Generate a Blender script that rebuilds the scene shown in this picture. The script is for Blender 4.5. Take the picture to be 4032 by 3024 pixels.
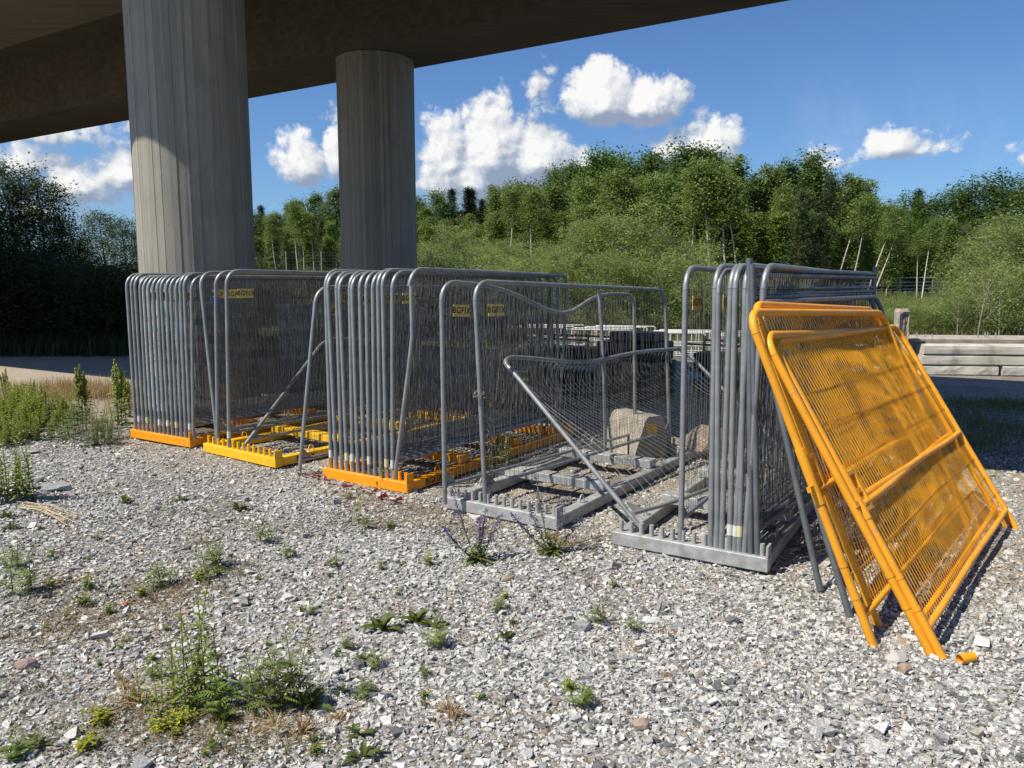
import bpy, math, random
import numpy as np
from mathutils import Vector, Matrix

# ------------------------------------------------------------------ camera, sky, sun, exposure
scene = bpy.context.scene
for o in list(bpy.data.objects):
    bpy.data.objects.remove(o, do_unlink=True)
col = scene.collection
random.seed(7)
rng = np.random.default_rng(11)
R = math.radians

FPX, HOR, CAMH = 3030.0, 1120.0, 2.02
PITCH = math.atan((1512 - HOR) / FPX)
cam = bpy.data.cameras.new('camera')
camo = bpy.data.objects.new('camera', cam)
col.objects.link(camo)
camo.location = (0, 0, CAMH)
camo.rotation_euler = (math.pi / 2 - PITCH, 0, 0)
cam.sensor_width = 36
cam.lens = FPX / 4032 * 36
cam.clip_end = 3000
scene.camera = camo

SUN_AZ, SUN_EL = R(-114), R(53)
sunv = Vector((math.sin(SUN_AZ) * math.cos(SUN_EL), math.cos(SUN_AZ) * math.cos(SUN_EL), math.sin(SUN_EL)))
sun = bpy.data.lights.new('sun', 'SUN')
sun.energy = 5.0
sun.angle = R(0.55)
sun.color = (1.0, 0.92, 0.79)
suno = bpy.data.objects.new('sun', sun)
col.objects.link(suno)
suno.location = (-30, -15, 40)
suno.rotation_euler = sunv.to_track_quat('Z', 'Y').to_euler()

scene.view_settings.view_transform = 'Standard'
scene.view_settings.look = 'None'
scene.view_settings.exposure = 0.3
scene.view_settings.gamma = 1.0
SKY_STRENGTH = 0.080
scene.cycles.max_bounces = 7
scene.cycles.diffuse_bounces = 3
scene.cycles.glossy_bounces = 3
scene.cycles.transmission_bounces = 4
scene.cycles.sample_clamp_indirect = 6.0
scene.cycles.caustics_reflective = False


def ray(x, y):
    v = ((x - 2016) / FPX, 1.0, -(y - 1512) / FPX)
    c, s = math.cos(-PITCH), math.sin(-PITCH)
    return Vector((v[0], v[1] * c - v[2] * s, v[1] * s + v[2] * c))


def G(x, y, z=0.0):
    """ground point (height z) seen at photograph pixel x, y"""
    r = ray(x, y)
    t = (z - CAMH) / r.z
    return Vector((r.x * t, r.y * t, z))


def D(x, y, d):
    """point seen at pixel x, y at depth d"""
    r = ray(x, y)
    t = d / r.y
    return Vector((r.x * t, d, CAMH + r.z * t))


# ---- world: Nishita sky with cumulus
world = bpy.data.worlds.new('World')
scene.world = world
world.use_nodes = True


class NT:
    """tiny node helper"""
    def __init__(self, tree):
        self.t = tree

    def n(self, typ, **kw):
        nd = self.t.nodes.new(typ)
        for k, v in kw.items():
            setattr(nd, k, v)
        return nd

    def link(self, a, b):
        self.t.links.new(a, b)

    def put(self, sock, v):
        if hasattr(v, 'is_output'):
            self.link(v, sock)
        else:
            sock.default_value = v

    def m(self, op, a, b=None, c=None, clamp=False):
        nd = self.n('ShaderNodeMath', operation=op, use_clamp=clamp)
        self.put(nd.inputs[0], a)
        if b is not None:
            self.put(nd.inputs[1], b)
        if c is not None:
            self.put(nd.inputs[2], c)
        return nd.outputs[0]

    def vm(self, op, a, b=None):
        nd = self.n('ShaderNodeVectorMath', operation=op)
        self.put(nd.inputs[0], a)
        if b is not None:
            self.put(nd.inputs[1], b)
        return nd.outputs[0]

    def sstep(self, x, lo, hi, a=0.0, b=1.0):
        nd = self.n('ShaderNodeMapRange', interpolation_type='SMOOTHSTEP')
        self.put(nd.inputs['Value'], x)
        self.put(nd.inputs['From Min'], lo)
        self.put(nd.inputs['From Max'], hi)
        self.put(nd.inputs['To Min'], a)
        self.put(nd.inputs['To Max'], b)
        return nd.outputs['Result']

    def mix(self, f, a, b, blend='MIX'):
        nd = self.n('ShaderNodeMix', data_type='RGBA', blend_type=blend)
        self.put(nd.inputs[0], f)
        self.put(nd.inputs[6], a if hasattr(a, 'is_output') else (*a, 1)[:4])
        self.put(nd.inputs[7], b if hasattr(b, 'is_output') else (*b, 1)[:4])
        return nd.outputs[2]

    def noise(self, vec, scale, detail=3.0, rough=0.55, dist=0.0, color=False):
        nd = self.n('ShaderNodeTexNoise')
        if vec is not None:
            self.link(vec, nd.inputs['Vector'])
        nd.inputs['Scale'].default_value = scale
        nd.inputs['Detail'].default_value = detail
        nd.inputs['Roughness'].default_value = rough
        nd.inputs['Distortion'].default_value = dist
        return nd.outputs['Color' if color else 'Fac']

    def ramp(self, f, stops):
        nd = self.n('ShaderNodeValToRGB')
        e = nd.color_ramp.elements
        while len(e) < len(stops):
            e.new(0.5)
        for el, (p, c) in zip(e, stops):
            el.position = p
            el.color = (*c, 1)[:4]
        self.put(nd.inputs[0], f)
        return nd.outputs[0]


def azel(px, py):
    r = ray(px, py)
    return math.degrees(math.atan2(r.x, r.y)), math.degrees(math.atan2(r.z, math.hypot(r.x, r.y)))


# clouds: (photo x0, x1, top y, base y, weight); heaps with flat bases
CL = [(2200, 2560, 215, 500, 1.0), (2330, 2720, 270, 500, 1.0), (2060, 2180, 320, 490, .55),
      (1640, 1900, 440, 740, 1.0), (1770, 2110, 370, 740, 1.05), (1930, 2300, 470, 720, 1.0), (2150, 2440, 560, 690, .8),
      (1580, 2100, 560, 790, .9),
      (1230, 1440, 440, 720, 1.0), (1080, 1330, 520, 725, .9), (1340, 1650, 440, 740, .9),
      (2520, 2760, 520, 640, .8), (2660, 2960, 455, 640, .95),
      (3385, 3640, 478, 632, 1.0), (3500, 3760, 530, 628, .8),
      (3120, 3310, 600, 680, .7), (3960, 4130, 570, 640, .6),
      (340, 640, 570, 740, .9), (120, 460, 620, 790, .8), (-80, 220, 540, 690, .8), (60, 360, 780, 880, .6), (-60, 600, 440, 560, .5), (1650, 2300, 640, 830, .8)]
BLOBS = []
for x0, x1, y0, y1, w in CL:
    a0, e0 = azel(x0, y1)
    a1, e1 = azel(x1, y0)
    h = max(0.8, e1 - e0)
    BLOBS.append(((a0 + a1) / 2, e0 + h * .30, (a1 - a0) / 2, h * .72, h * .34, w))
crng = random.Random(5)
for k in range(14):      # the same kind of scattered heaps all the way round
    a = 40 + (k + crng.random()) * (280 / 14)
    if a > 180:
        a -= 360
    e = crng.uniform(4, 30)
    w = crng.uniform(4, 9)
    h = w * crng.uniform(.35, .6)
    BLOBS.append((a, e, w, h * .8, h * .35, crng.uniform(.6, 1)))


def env_group():
    g = bpy.data.node_groups.new('cloud_envelope', 'ShaderNodeTree')
    g.interface.new_socket('Az', in_out='INPUT', socket_type='NodeSocketFloat')
    g.interface.new_socket('El', in_out='INPUT', socket_type='NodeSocketFloat')
    g.interface.new_socket('D', in_out='OUTPUT', socket_type='NodeSocketFloat')
    N = NT(g)
    gi, go = N.n('NodeGroupInput'), N.n('NodeGroupOutput')
    az, el = gi.outputs[0], gi.outputs[1]
    acc = None
    for a, e, ra, ru, rd, w in BLOBS:
        dx = N.m('MULTIPLY', N.m('SUBTRACT', az, a), 1 / ra)
        dy = N.m('SUBTRACT', el, e)
        dy = N.m('MAXIMUM', N.m('MULTIPLY', dy, 1 / ru), N.m('MULTIPLY', dy, -1 / rd))
        rho = N.m('SQRT', N.m('ADD', N.m('MULTIPLY', dx, dx), N.m('MULTIPLY', dy, dy)))
        s = min(ra, ru) * w
        d = N.m('MULTIPLY_ADD', rho, -s, s)
        acc = d if acc is None else N.m('SMOOTH_MAX', acc, d, 0.25)
    N.link(acc, go.inputs[0])
    return g


def dens_group(env):
    g = bpy.data.node_groups.new('cloud_density', 'ShaderNodeTree')
    g.interface.new_socket('Az', in_out='INPUT', socket_type='NodeSocketFloat')
    g.interface.new_socket('El', in_out='INPUT', socket_type='NodeSocketFloat')
    g.interface.new_socket('D', in_out='OUTPUT', socket_type='NodeSocketFloat')
    N = NT(g)
    gi, go = N.n('NodeGroupInput'), N.n('NodeGroupOutput')
    az, el = gi.outputs[0], gi.outputs[1]
    en = N.n('ShaderNodeGroup')
    en.node_tree = env
    N.link(az, en.inputs[0])
    N.link(el, en.inputs[1])
    cx = N.n('ShaderNodeCombineXYZ')
    N.link(az, cx.inputs[0])
    N.link(el, cx.inputs[1])
    v = cx.outputs[0]
    w = N.noise(v, 0.45, 3, .6, color=True)
    wv = N.vm('MULTIPLY', N.vm('SUBTRACT', w, (.5, .5, .5)), (1.3, 1.0, 0))
    v2 = N.vm('ADD', v, wv)
    tot = None
    for sc, amp in ((0.42, 1.3), (0.95, .85), (2.1, .42), (4.6, .2)):
        vo = N.n('ShaderNodeTexVoronoi', feature='SMOOTH_F1')
        vo.inputs['Smoothness'].default_value = .35
        vo.inputs['Scale'].default_value = sc
        N.link(v2, vo.inputs['Vector'])
        t = N.m('MULTIPLY', N.m('SUBTRACT', .45, vo.outputs['Distance']), amp)
        tot = t if tot is None else N.m('ADD', tot, t)
    f = N.m('MULTIPLY', N.m('SUBTRACT', N.noise(v2, 1.3, 8, .68), .5), 1.5)
    d = N.m('ADD', N.m('ADD', en.outputs[0], tot), f)
    N.link(d, go.inputs[0])
    return g


W = NT(world.node_tree)
wout = world.node_tree.nodes['World Output']
bgs = world.node_tree.nodes['Background']
sky = W.n('ShaderNodeTexSky', sky_type='NISHITA', sun_disc=False)
sky.sun_elevation = SUN_EL
sky.sun_rotation = SUN_AZ % (2 * math.pi)
sky.air_density = 1.0
sky.dust_density = 0.35
sky.ozone_density = 2.5
W.link(W.mix(1.0, sky.outputs[0], (.68, .93, 1.25), 'MULTIPLY'), bgs.inputs[0])
bgs.inputs[1].default_value = SKY_STRENGTH
tc = W.n('ShaderNodeTexCoord')
sep = W.n('ShaderNodeSeparateXYZ')
W.link(W.vm('NORMALIZE', tc.outputs['Generated']), sep.inputs[0])
azn = W.m('MULTIPLY', W.m('ARCTAN2', sep.outputs[0], sep.outputs[1]), 57.29578)
eln = W.m('MULTIPLY', W.m('ARCSINE', sep.outputs[2]), 57.29578)
envg = env_group()
deng = dens_group(envg)


def ev(g, a, e):
    nd = W.n('ShaderNodeGroup')
    nd.node_tree = g
    W.link(a, nd.inputs[0])
    W.link(e, nd.inputs[1])
    return nd.outputs[0]


d0 = ev(deng, azn, eln)
d1 = ev(deng, W.m('ADD', azn, -.34), W.m('ADD', eln, .36))
e0 = ev(envg, azn, eln)
e1 = ev(envg, W.m('ADD', azn, -.5), W.m('ADD', eln, 1.5))
alpha = W.sstep(d0, -.45, .50)
relief = W.m('MULTIPLY', W.m('SUBTRACT', d0, d1), .55)
body = W.m('MULTIPLY', W.m('SUBTRACT', e0, e1), .5)
lit = W.m('ADD', W.m('ADD', W.m('MULTIPLY', relief, .75), W.m('MULTIPLY', body, .72)), .32)
ccol = W.ramp(lit, [(0.0, (.30, .37, .50)), (.30, (.45, .51, .62)), (.55, (.70, .73, .78)), (.9, (1.0, .99, .97))])
bgc = W.n('ShaderNodeBackground')
W.link(ccol, bgc.inputs[0])
bgc.inputs[1].default_value = .80
above = W.sstep(eln, -1.0, 1.0)
thin = W.m('MULTIPLY', W.sstep(W.noise(tc.outputs['Generated'], 2.3, 6, .6, .4), .46, .72), W.sstep(eln, 16, 2, 0, .45))
alpha = W.m('MULTIPLY', W.m('MULTIPLY', W.m('MAXIMUM', alpha, thin), above), .97)
mixw = W.n('ShaderNodeMixShader')
W.link(alpha, mixw.inputs[0])
W.link(bgs.outputs[0], mixw.inputs[1])
W.link(bgc.outputs[0], mixw.inputs[2])
W.link(mixw.outputs[0], wout.inputs[0])
world.cycles.sampling_method = 'NONE'

# ------------------------------------------------------------------ mesh helpers


class MB:
    """collects vertices and faces; build() links them as ONE mesh object"""
    def __init__(self):
        self.v, self.f, self.n, self.c, self.t = [], [], 0, [], []

    def add(self, V, F, tone=None, colr=None):
        V = np.asarray(V, float).reshape(-1, 3)
        F = np.asarray(F, int)
        self.v.append(V)
        self.f.append(F + self.n)
        self.n += len(V)
        self.t.append(np.full(len(V), .5) if tone is None else np.broadcast_to(np.asarray(tone, float), (len(V),)))
        self.c.append(None if colr is None else np.asarray(colr, float))
        return self

    def tube(self, pts, r, k=8, caps=True, closed=False, tone=None):
        P = np.array([tuple(p) for p in pts], float)
        n = len(P)
        rr = np.broadcast_to(np.asarray(r, float), (n,))
        T = np.zeros_like(P)
        if closed:
            T = np.roll(P, -1, 0) - np.roll(P, 1, 0)
        else:
            T[1:-1] = P[2:] - P[:-2]
            T[0] = P[1] - P[0]
            T[-1] = P[-1] - P[-2]
        T /= np.maximum(np.linalg.norm(T, axis=1, keepdims=True), 1e-9)
        a = np.array([0, 0, 1.0]) if abs(T[0][2]) < .9 else np.array([1.0, 0, 0])
        u = np.cross(a, T[0])
        u /= np.linalg.norm(u)
        V = []
        ang = np.arange(k) * 2 * math.pi / k
        for i in range(n):
            u = u - T[i] * (u @ T[i])
            u /= max(np.linalg.norm(u), 1e-9)
            w = np.cross(T[i], u)
            V.append(P[i] + rr[i] * (np.cos(ang)[:, None] * u + np.sin(ang)[:, None] * w))
        V = np.concatenate(V)
        F = []
        m = n if closed else n - 1
        for i in range(m):
            j = (i + 1) % n
            for q in range(k):
                F.append((i * k + q, i * k + (q + 1) % k, j * k + (q + 1) % k, j * k + q))
        self.add(V, F, tone)
        if caps and not closed:
            self.add(V[:k], [list(range(k))[::-1]], tone)
            self.add(V[-k:], [list(range(k))], tone)
        return self

    def box(self, c, ax, ay, az, tone=None):
        """box from centre and three half-axis vectors"""
        c, ax, ay, az = (np.array(tuple(q), float) for q in (c, ax, ay, az))
        V = [c + sx * ax + sy * ay + sz * az for sz in (-1, 1) for sy in (-1, 1) for sx in (-1, 1)]
        return self.add(V, [(0, 2, 3, 1), (4, 5, 7, 6), (0, 1, 5, 4), (2, 6, 7, 3), (0, 4, 6, 2), (1, 3, 7, 5)], tone)

    def bbox(self, c, ax, ay, az, b=.006):
        """box with chamfered edges"""
        c, ax, ay, az = (np.array(tuple(q), float) for q in (c, ax, ay, az))
        L = [np.linalg.norm(q) for q in (ax, ay, az)]
        A = [q / l for q, l in zip((ax, ay, az), L)]
        b = min(b, min(L) * .45)
        V, idx = [], {}
        for s in [(i, j, k) for i in (-1, 1) for j in (-1, 1) for k in (-1, 1)]:
            for d in range(3):
                h = [L[0] - b, L[1] - b, L[2] - b]
                h[d] = L[d]
                idx[(s, d)] = len(V)
                V.append(c + sum(s[q] * h[q] * A[q] for q in range(3)))
        F4, F3 = [], []
        for d in range(3):
            e, f = (d + 1) % 3, (d + 2) % 3
            for sg in (-1, 1):
                q = []
                for (p, r) in ((-1, -1), (1, -1), (1, 1), (-1, 1)):
                    s = [0, 0, 0]
                    s[d], s[e], s[f] = sg, p, r
                    q.append(idx[(tuple(s), d)])
                F4.append(q if sg > 0 else q[::-1])
            for p in (-1, 1):
                for r in (-1, 1):
                    s0, s1 = [0, 0, 0], [0, 0, 0]
                    s0[e] = s1[e] = p
                    s0[f] = s1[f] = r
                    s0[d], s1[d] = -1, 1
                    F4.append([idx[(tuple(s0), e)], idx[(tuple(s1), e)], idx[(tuple(s1), f)], idx[(tuple(s0), f)]])
        for s in [(i, j, k) for i in (-1, 1) for j in (-1, 1) for k in (-1, 1)]:
            F3.append([idx[(s, 0)], idx[(s, 1)], idx[(s, 2)]])
        self.add(V, F4)
        self.f.append(np.array(F3) + self.n - len(V))
        return self

    def mesh(self, name, smooth=False):
        V = np.concatenate(self.v)
        me = bpy.data.meshes.new(name)
        me.vertices.add(len(V))
        me.vertices.foreach_set('co', V.astype(np.float32).ravel())
        tot = np.concatenate([np.full(len(f), f.shape[1]) for f in self.f])
        loops = np.concatenate([f.ravel() for f in self.f])
        me.loops.add(len(loops))
        me.loops.foreach_set('vertex_index', loops.astype(np.int32))
        me.polygons.add(len(tot))
        st = np.concatenate([[0], np.cumsum(tot)[:-1]])
        me.polygons.foreach_set('loop_start', st.astype(np.int32))
        me.polygons.foreach_set('use_smooth', np.full(len(tot), bool(smooth)))
        t = np.concatenate(self.t)
        if np.ptp(t) > 0:
            at = me.attributes.new('tone', 'FLOAT', 'POINT')
            at.data.foreach_set('value', t.astype(np.float32))
        if self.c and self.c[0] is not None:
            c = np.concatenate(self.c)
            at = me.attributes.new('tint', 'FLOAT_COLOR', 'POINT')
            at.data.foreach_set('color', np.concatenate([c, np.ones((len(c), 1))], 1).astype(np.float32).ravel())
        me.update(calc_edges=True)
        me.validate()
        return me

    def build(self, name, mat, parent=None, origin=None, smooth=False):
        if origin is not None:
            o = np.array(tuple(origin), float)
            self.v = [q - o for q in self.v]
        me = self.mesh(name, smooth)
        me.materials.append(mat)
        ob = bpy.data.objects.new(name, me)
        col.objects.link(ob)
        if parent is not None:
            ob.parent = parent
        elif origin is not None:
            ob.location = tuple(origin)
        return ob


def tag(o, label=None, cat=None, group=None, kind=None):
    if label:
        o['label'] = label
    if cat:
        o['category'] = cat
    if group:
        o['group'] = group
    if kind:
        o['kind'] = kind
    return o


def empty(name, loc, label, cat, group=None):
    o = bpy.data.objects.new(name, None)
    o.empty_display_size = .1
    col.objects.link(o)
    o.location = tuple(loc)
    return tag(o, label, cat, group)


def copy_tree(o, parent=None):
    c = o.copy()
    col.objects.link(c)
    c.parent = parent
    for ch in o.children:
        copy_tree(ch, c)
    return c


def place(proto, used, loc, rz=0., sc=1., label=None, group=None, tilt=None):
    """first call moves the prototype itself, later calls copy it and its parts"""
    o = copy_tree(proto) if proto.name in used else proto
    used.add(proto.name)
    o.location = tuple(loc)
    o.rotation_euler = (tilt[0] if tilt else 0, tilt[1] if tilt else 0, rz)
    o.scale = (sc, sc, sc) if not hasattr(sc, '__len__') else sc
    if label:
        o['label'] = label
    if group:
        o['group'] = group
    elif 'group' in o and label:
        del o['group']
    return o


USED = set()

# ------------------------------------------------------------------ materials
MATS = {}


def new_mat(name):
    m = bpy.data.materials.new(name)
    m.use_nodes = True
    return m, NT(m.node_tree), m.node_tree.nodes['Principled BSDF']


def simple(name, base, rough=.6, metal=0., var=.12, nscale=8., bump=0., bscale=60., dirt=None, spec=.5):
    m, N, b = new_mat(name)
    tcn = N.n('ShaderNodeTexCoord')
    f = N.noise(tcn.outputs['Object'], nscale, 5, .6)
    c0 = tuple(x * (1 - var) for x in base)
    c1 = tuple(min(1, x * (1 + var)) for x in base)
    cc = N.mix(N.sstep(f, .3, .7), c0, c1)
    if dirt:
        dcol, lo, hi, dsc = dirt
        cc = N.mix(N.sstep(N.noise(tcn.outputs['Object'], dsc, 6, .65), lo, hi), cc, dcol)
    N.link(cc, b.inputs['Base Color'])
    N.put(b.inputs['Roughness'], N.sstep(N.noise(tcn.outputs['Object'], nscale * 2.3, 4), .25, .75, max(.05, rough - .1), min(1, rough + .1)))
    b.inputs['Metallic'].default_value = metal
    b.inputs['Specular IOR Level'].default_value = spec
    if bump:
        bn = N.n('ShaderNodeBump')
        bn.inputs['Strength'].default_value = bump
        bn.inputs['Distance'].default_value = .01
        N.link(N.noise(tcn.outputs['Object'], bscale, 5, .65), bn.inputs['Height'])
        N.link(bn.outputs[0], b.inputs['Normal'])
    MATS[name] = m
    return m


galv = simple('galvanised_tube', (.285, .305, .310), .42, .4, .16, 6, dirt=((.16, .16, .15), .62, .8, 9))
galvdark = simple('galvanised_tube_weathered', (.17, .19, .205), .5, .5, .18, 5, dirt=((.12, .11, .10), .6, .8, 8))
galvrack = simple('galvanised_rack', (.37, .38, .375), .6, .12, .2, 14, bump=.05, dirt=((.27, .25, .22), .5, .75, 5))
wirem = simple('galvanised_wire', (.135, .142, .142), .55, .3, .3, 12)
sunlitwire = simple('sunlit_wire', (.27, .28, .27), .5, .2, .15, 12)  # galvanised wire again, paler: sunlight on the slumped mesh put into its colour
orange = simple('orange_paint', (.84, .36, .016), .5, 0, .1, 3, dirt=((.42, .26, .13), .60, .78, 7))
orangewire = simple('orange_wire', (.86, .40, .020), .55, 0, .15, 5, dirt=((.30, .16, .06), .6, .8, 9))
rackorange = simple('rack_orange_paint', (.85, .32, .008), .42, 0, .08, 5, dirt=((.22, .10, .03), .66, .8, 13))
rackyellow = simple('rack_yellow_paint', (.82, .47, .015), .45, 0, .08, 5, dirt=((.20, .09, .03), .62, .78, 14))
signm = simple('sign_yellow', (.74, .56, .16), .5, 0, .06, 20)
bluem = simple('sign_blue', (.05, .16, .42), .5, 0, .06, 20)
blackm = simple('black_lettering', (.012, .012, .012), .6, 0, .1, 20)
bandw = simple('pale_band', (.62, .63, .58), .5, 0, .1, 30)
bandy = simple('faded_yellow_band', (.62, .58, .32), .5, 0, .1, 30)
rustm = simple('rusty_steel', (.16, .10, .06), .8, .3, .3, 30)
chainm = simple('chain_steel', (.20, .19, .17), .5, .6, .25, 30)
brassm = simple('brass', (.5, .36, .14), .35, .8, .1, 20)
plasticblack = simple('black_plastic', (.018, .02, .022), .5, 0, .2, 6)
whitepl = simple('white_plastic', (.55, .55, .53), .45, 0, .1, 7, dirt=((.4, .38, .33), .6, .8, 6))
redpl = simple('red_plastic', (.62, .05, .02), .45, 0, .1, 7)
darksteel = simple('dark_steel', (.035, .04, .045), .5, .4, .2, 7)
woodm = simple('weathered_wood', (.24, .19, .13), .85, 0, .25, 7, bump=.3, bscale=40)
concb = simple('cast_concrete', (.56, .52, .45), .85, 0, .12, 3, bump=.25, bscale=45, dirt=((.26, .24, .20), .5, .78, 2.2))
concgrime = simple('grimy_concrete', (.36, .33, .27), .88, 0, .2, 5, bump=.4, bscale=45, dirt=((.20, .18, .14), .45, .7, 4))
concbrown = simple('brown_concrete', (.38, .32, .265), .9, 0, .2, 4, bump=.4, bscale=40, dirt=((.55, .50, .44), .55, .75, 3))
conclight = simple('pale_concrete', (.44, .42, .40), .85, 0, .1, 2, bump=.2, bscale=40)
rockm = simple('brown_rock', (.36, .28, .21), .9, 0, .25, 6, bump=.6, bscale=25)
slatem = simple('grey_rock', (.30, .31, .32), .8, 0, .25, 14, bump=.5, bscale=60)
redstone = simple('red_brick_bit', (.50, .15, .08), .85, 0, .2, 30)
boltm = simple('bolt_steel', (.42, .47, .50), .45, .6, .1, 20)
boardm = simple('white_board', (.66, .62, .55), .7, 0, .1, 6)


def tape_material():
    m, N, b = new_mat('barrier_tape')
    at = N.n('ShaderNodeAttribute', attribute_name='tone')
    fr = N.m('FRACT', N.m('MULTIPLY', at.outputs['Fac'], 9.0))
    N.link(N.mix(N.m('GREATER_THAN', fr, .5), (.80, .79, .77), (.52, .03, .06)), b.inputs['Base Color'])
    b.inputs['Roughness'].default_value = .4
    return m


tapem = tape_material()


def leaf_material(name, c0, c1, trans=.38, rough=.55):
    m, N, b = new_mat(name)
    at = N.n('ShaderNodeAttribute', attribute_name='tone')
    oi = N.n('ShaderNodeObjectInfo')
    cc = N.mix(at.outputs['Fac'], c0, c1)
    hsv = N.n('ShaderNodeHueSaturation')
    N.link(cc, hsv.inputs['Color'])
    N.put(hsv.inputs['Hue'], N.sstep(oi.outputs['Random'], 0, 1, .488, .508))
    N.put(hsv.inputs['Value'], N.sstep(oi.outputs['Random'], 0, 1, .85, 1.15))
    N.link(hsv.outputs[0], b.inputs['Base Color'])
    b.inputs['Roughness'].default_value = rough
    b.inputs['Specular IOR Level'].default_value = .35
    tr = N.n('ShaderNodeBsdfTranslucent')
    N.link(N.mix(.5, hsv.outputs[0], (c1[0] * 1.4, c1[1] * 1.3, c1[2] * .6)), tr.inputs[0])
    mx = N.n('ShaderNodeMixShader')
    mx.inputs[0].default_value = trans
    N.link(b.outputs[0], mx.inputs[1])
    N.link(tr.outputs[0], mx.inputs[2])
    N.link(mx.outputs[0], m.node_tree.nodes['Material Output'].inputs[0])
    return m


L_birch = leaf_material('birch_leaf', (0.080, 0.135, 0.034), (0.235, 0.325, 0.085))
L_aspen = leaf_material('aspen_leaf', (0.052, 0.100, 0.028), (0.150, 0.235, 0.065))
L_oak = leaf_material('maple_leaf', (0.034, 0.080, 0.014), (0.110, 0.190, 0.034))
L_willow = leaf_material('willow_leaf', (0.085, 0.130, 0.040), (0.310, 0.405, 0.135))
L_spruce = leaf_material('spruce_needle', (.012, .030, .012), (.030, .058, .022), .1)
L_pine = leaf_material('pine_needle', (.045, .070, .028), (.085, .115, .045), .12)
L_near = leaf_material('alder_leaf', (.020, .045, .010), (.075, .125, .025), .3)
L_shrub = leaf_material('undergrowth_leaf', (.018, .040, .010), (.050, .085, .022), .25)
L_weed = leaf_material('weed_leaf', (0.110, 0.160, 0.028), (0.280, 0.340, 0.060), .3)
L_dock = leaf_material('dock_leaf', (0.085, 0.120, 0.028), (0.220, 0.260, 0.065), .25)
L_feather = leaf_material('mugwort_leaf', (0.115, 0.167, 0.075), (0.230, 0.282, 0.138), .25)
L_tansy = leaf_material('tansy_leaf', (0.100, 0.150, 0.034), (0.230, 0.300, 0.070), .3)
L_dry = leaf_material('dry_grass', (.28, .19, .085), (.46, .35, .17), .2, .8)
L_litter = leaf_material('dead_leaf', (.10, .065, .038), (.24, .16, .09), .1, .9)
L_grass = leaf_material('bank_grass', (.075, .115, .026), (.20, .225, .065), .25)
L_lime = leaf_material('stonecrop_leaf', (.22, .28, .02), (.46, .44, .03), .25)
L_purple = leaf_material('purple_petal', (.11, .06, .28), (.22, .14, .48), .2)
L_yellow = leaf_material('yellow_petal', (.75, .55, .02), (.88, .70, .03), .2)
L_seed = leaf_material('dock_seed', (0.220, 0.270, 0.060), (0.420, 0.460, 0.130), .25)
stemm = simple('green_stem', (.13, .16, .05), .7, 0, .25, 30)
brownstem = simple('brown_stem', (.17, .10, .05), .8, 0, .25, 30)
drystalk = simple('dry_stalk', (.46, .37, .22), .8, 0, .2, 30)
barkm = simple('grey_bark', (.10, .085, .065), .9, 0, .3, 5, bump=.4, bscale=20)
pinebark = simple('pine_bark', (.19, .10, .055), .9, 0, .3, 4, bump=.4, bscale=20)
branchm = simple('pale_branch', (.33, .29, .23), .85, 0, .2, 6)


def birch_bark():
    m, N, b = new_mat('birch_bark')
    tcn = N.n('ShaderNodeTexCoord')
    mp = N.n('ShaderNodeMapping')
    mp.inputs['Scale'].default_value = (3, 3, 9)
    N.link(tcn.outputs['Object'], mp.inputs[0])
    f = N.noise(mp.outputs[0], 1.4, 4, .6)
    N.link(N.mix(N.sstep(f, .56, .66), (.52, .49, .43), (.07, .06, .05)), b.inputs['Base Color'])
    b.inputs['Roughness'].default_value = .75
    return m


birchm = birch_bark()


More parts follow.
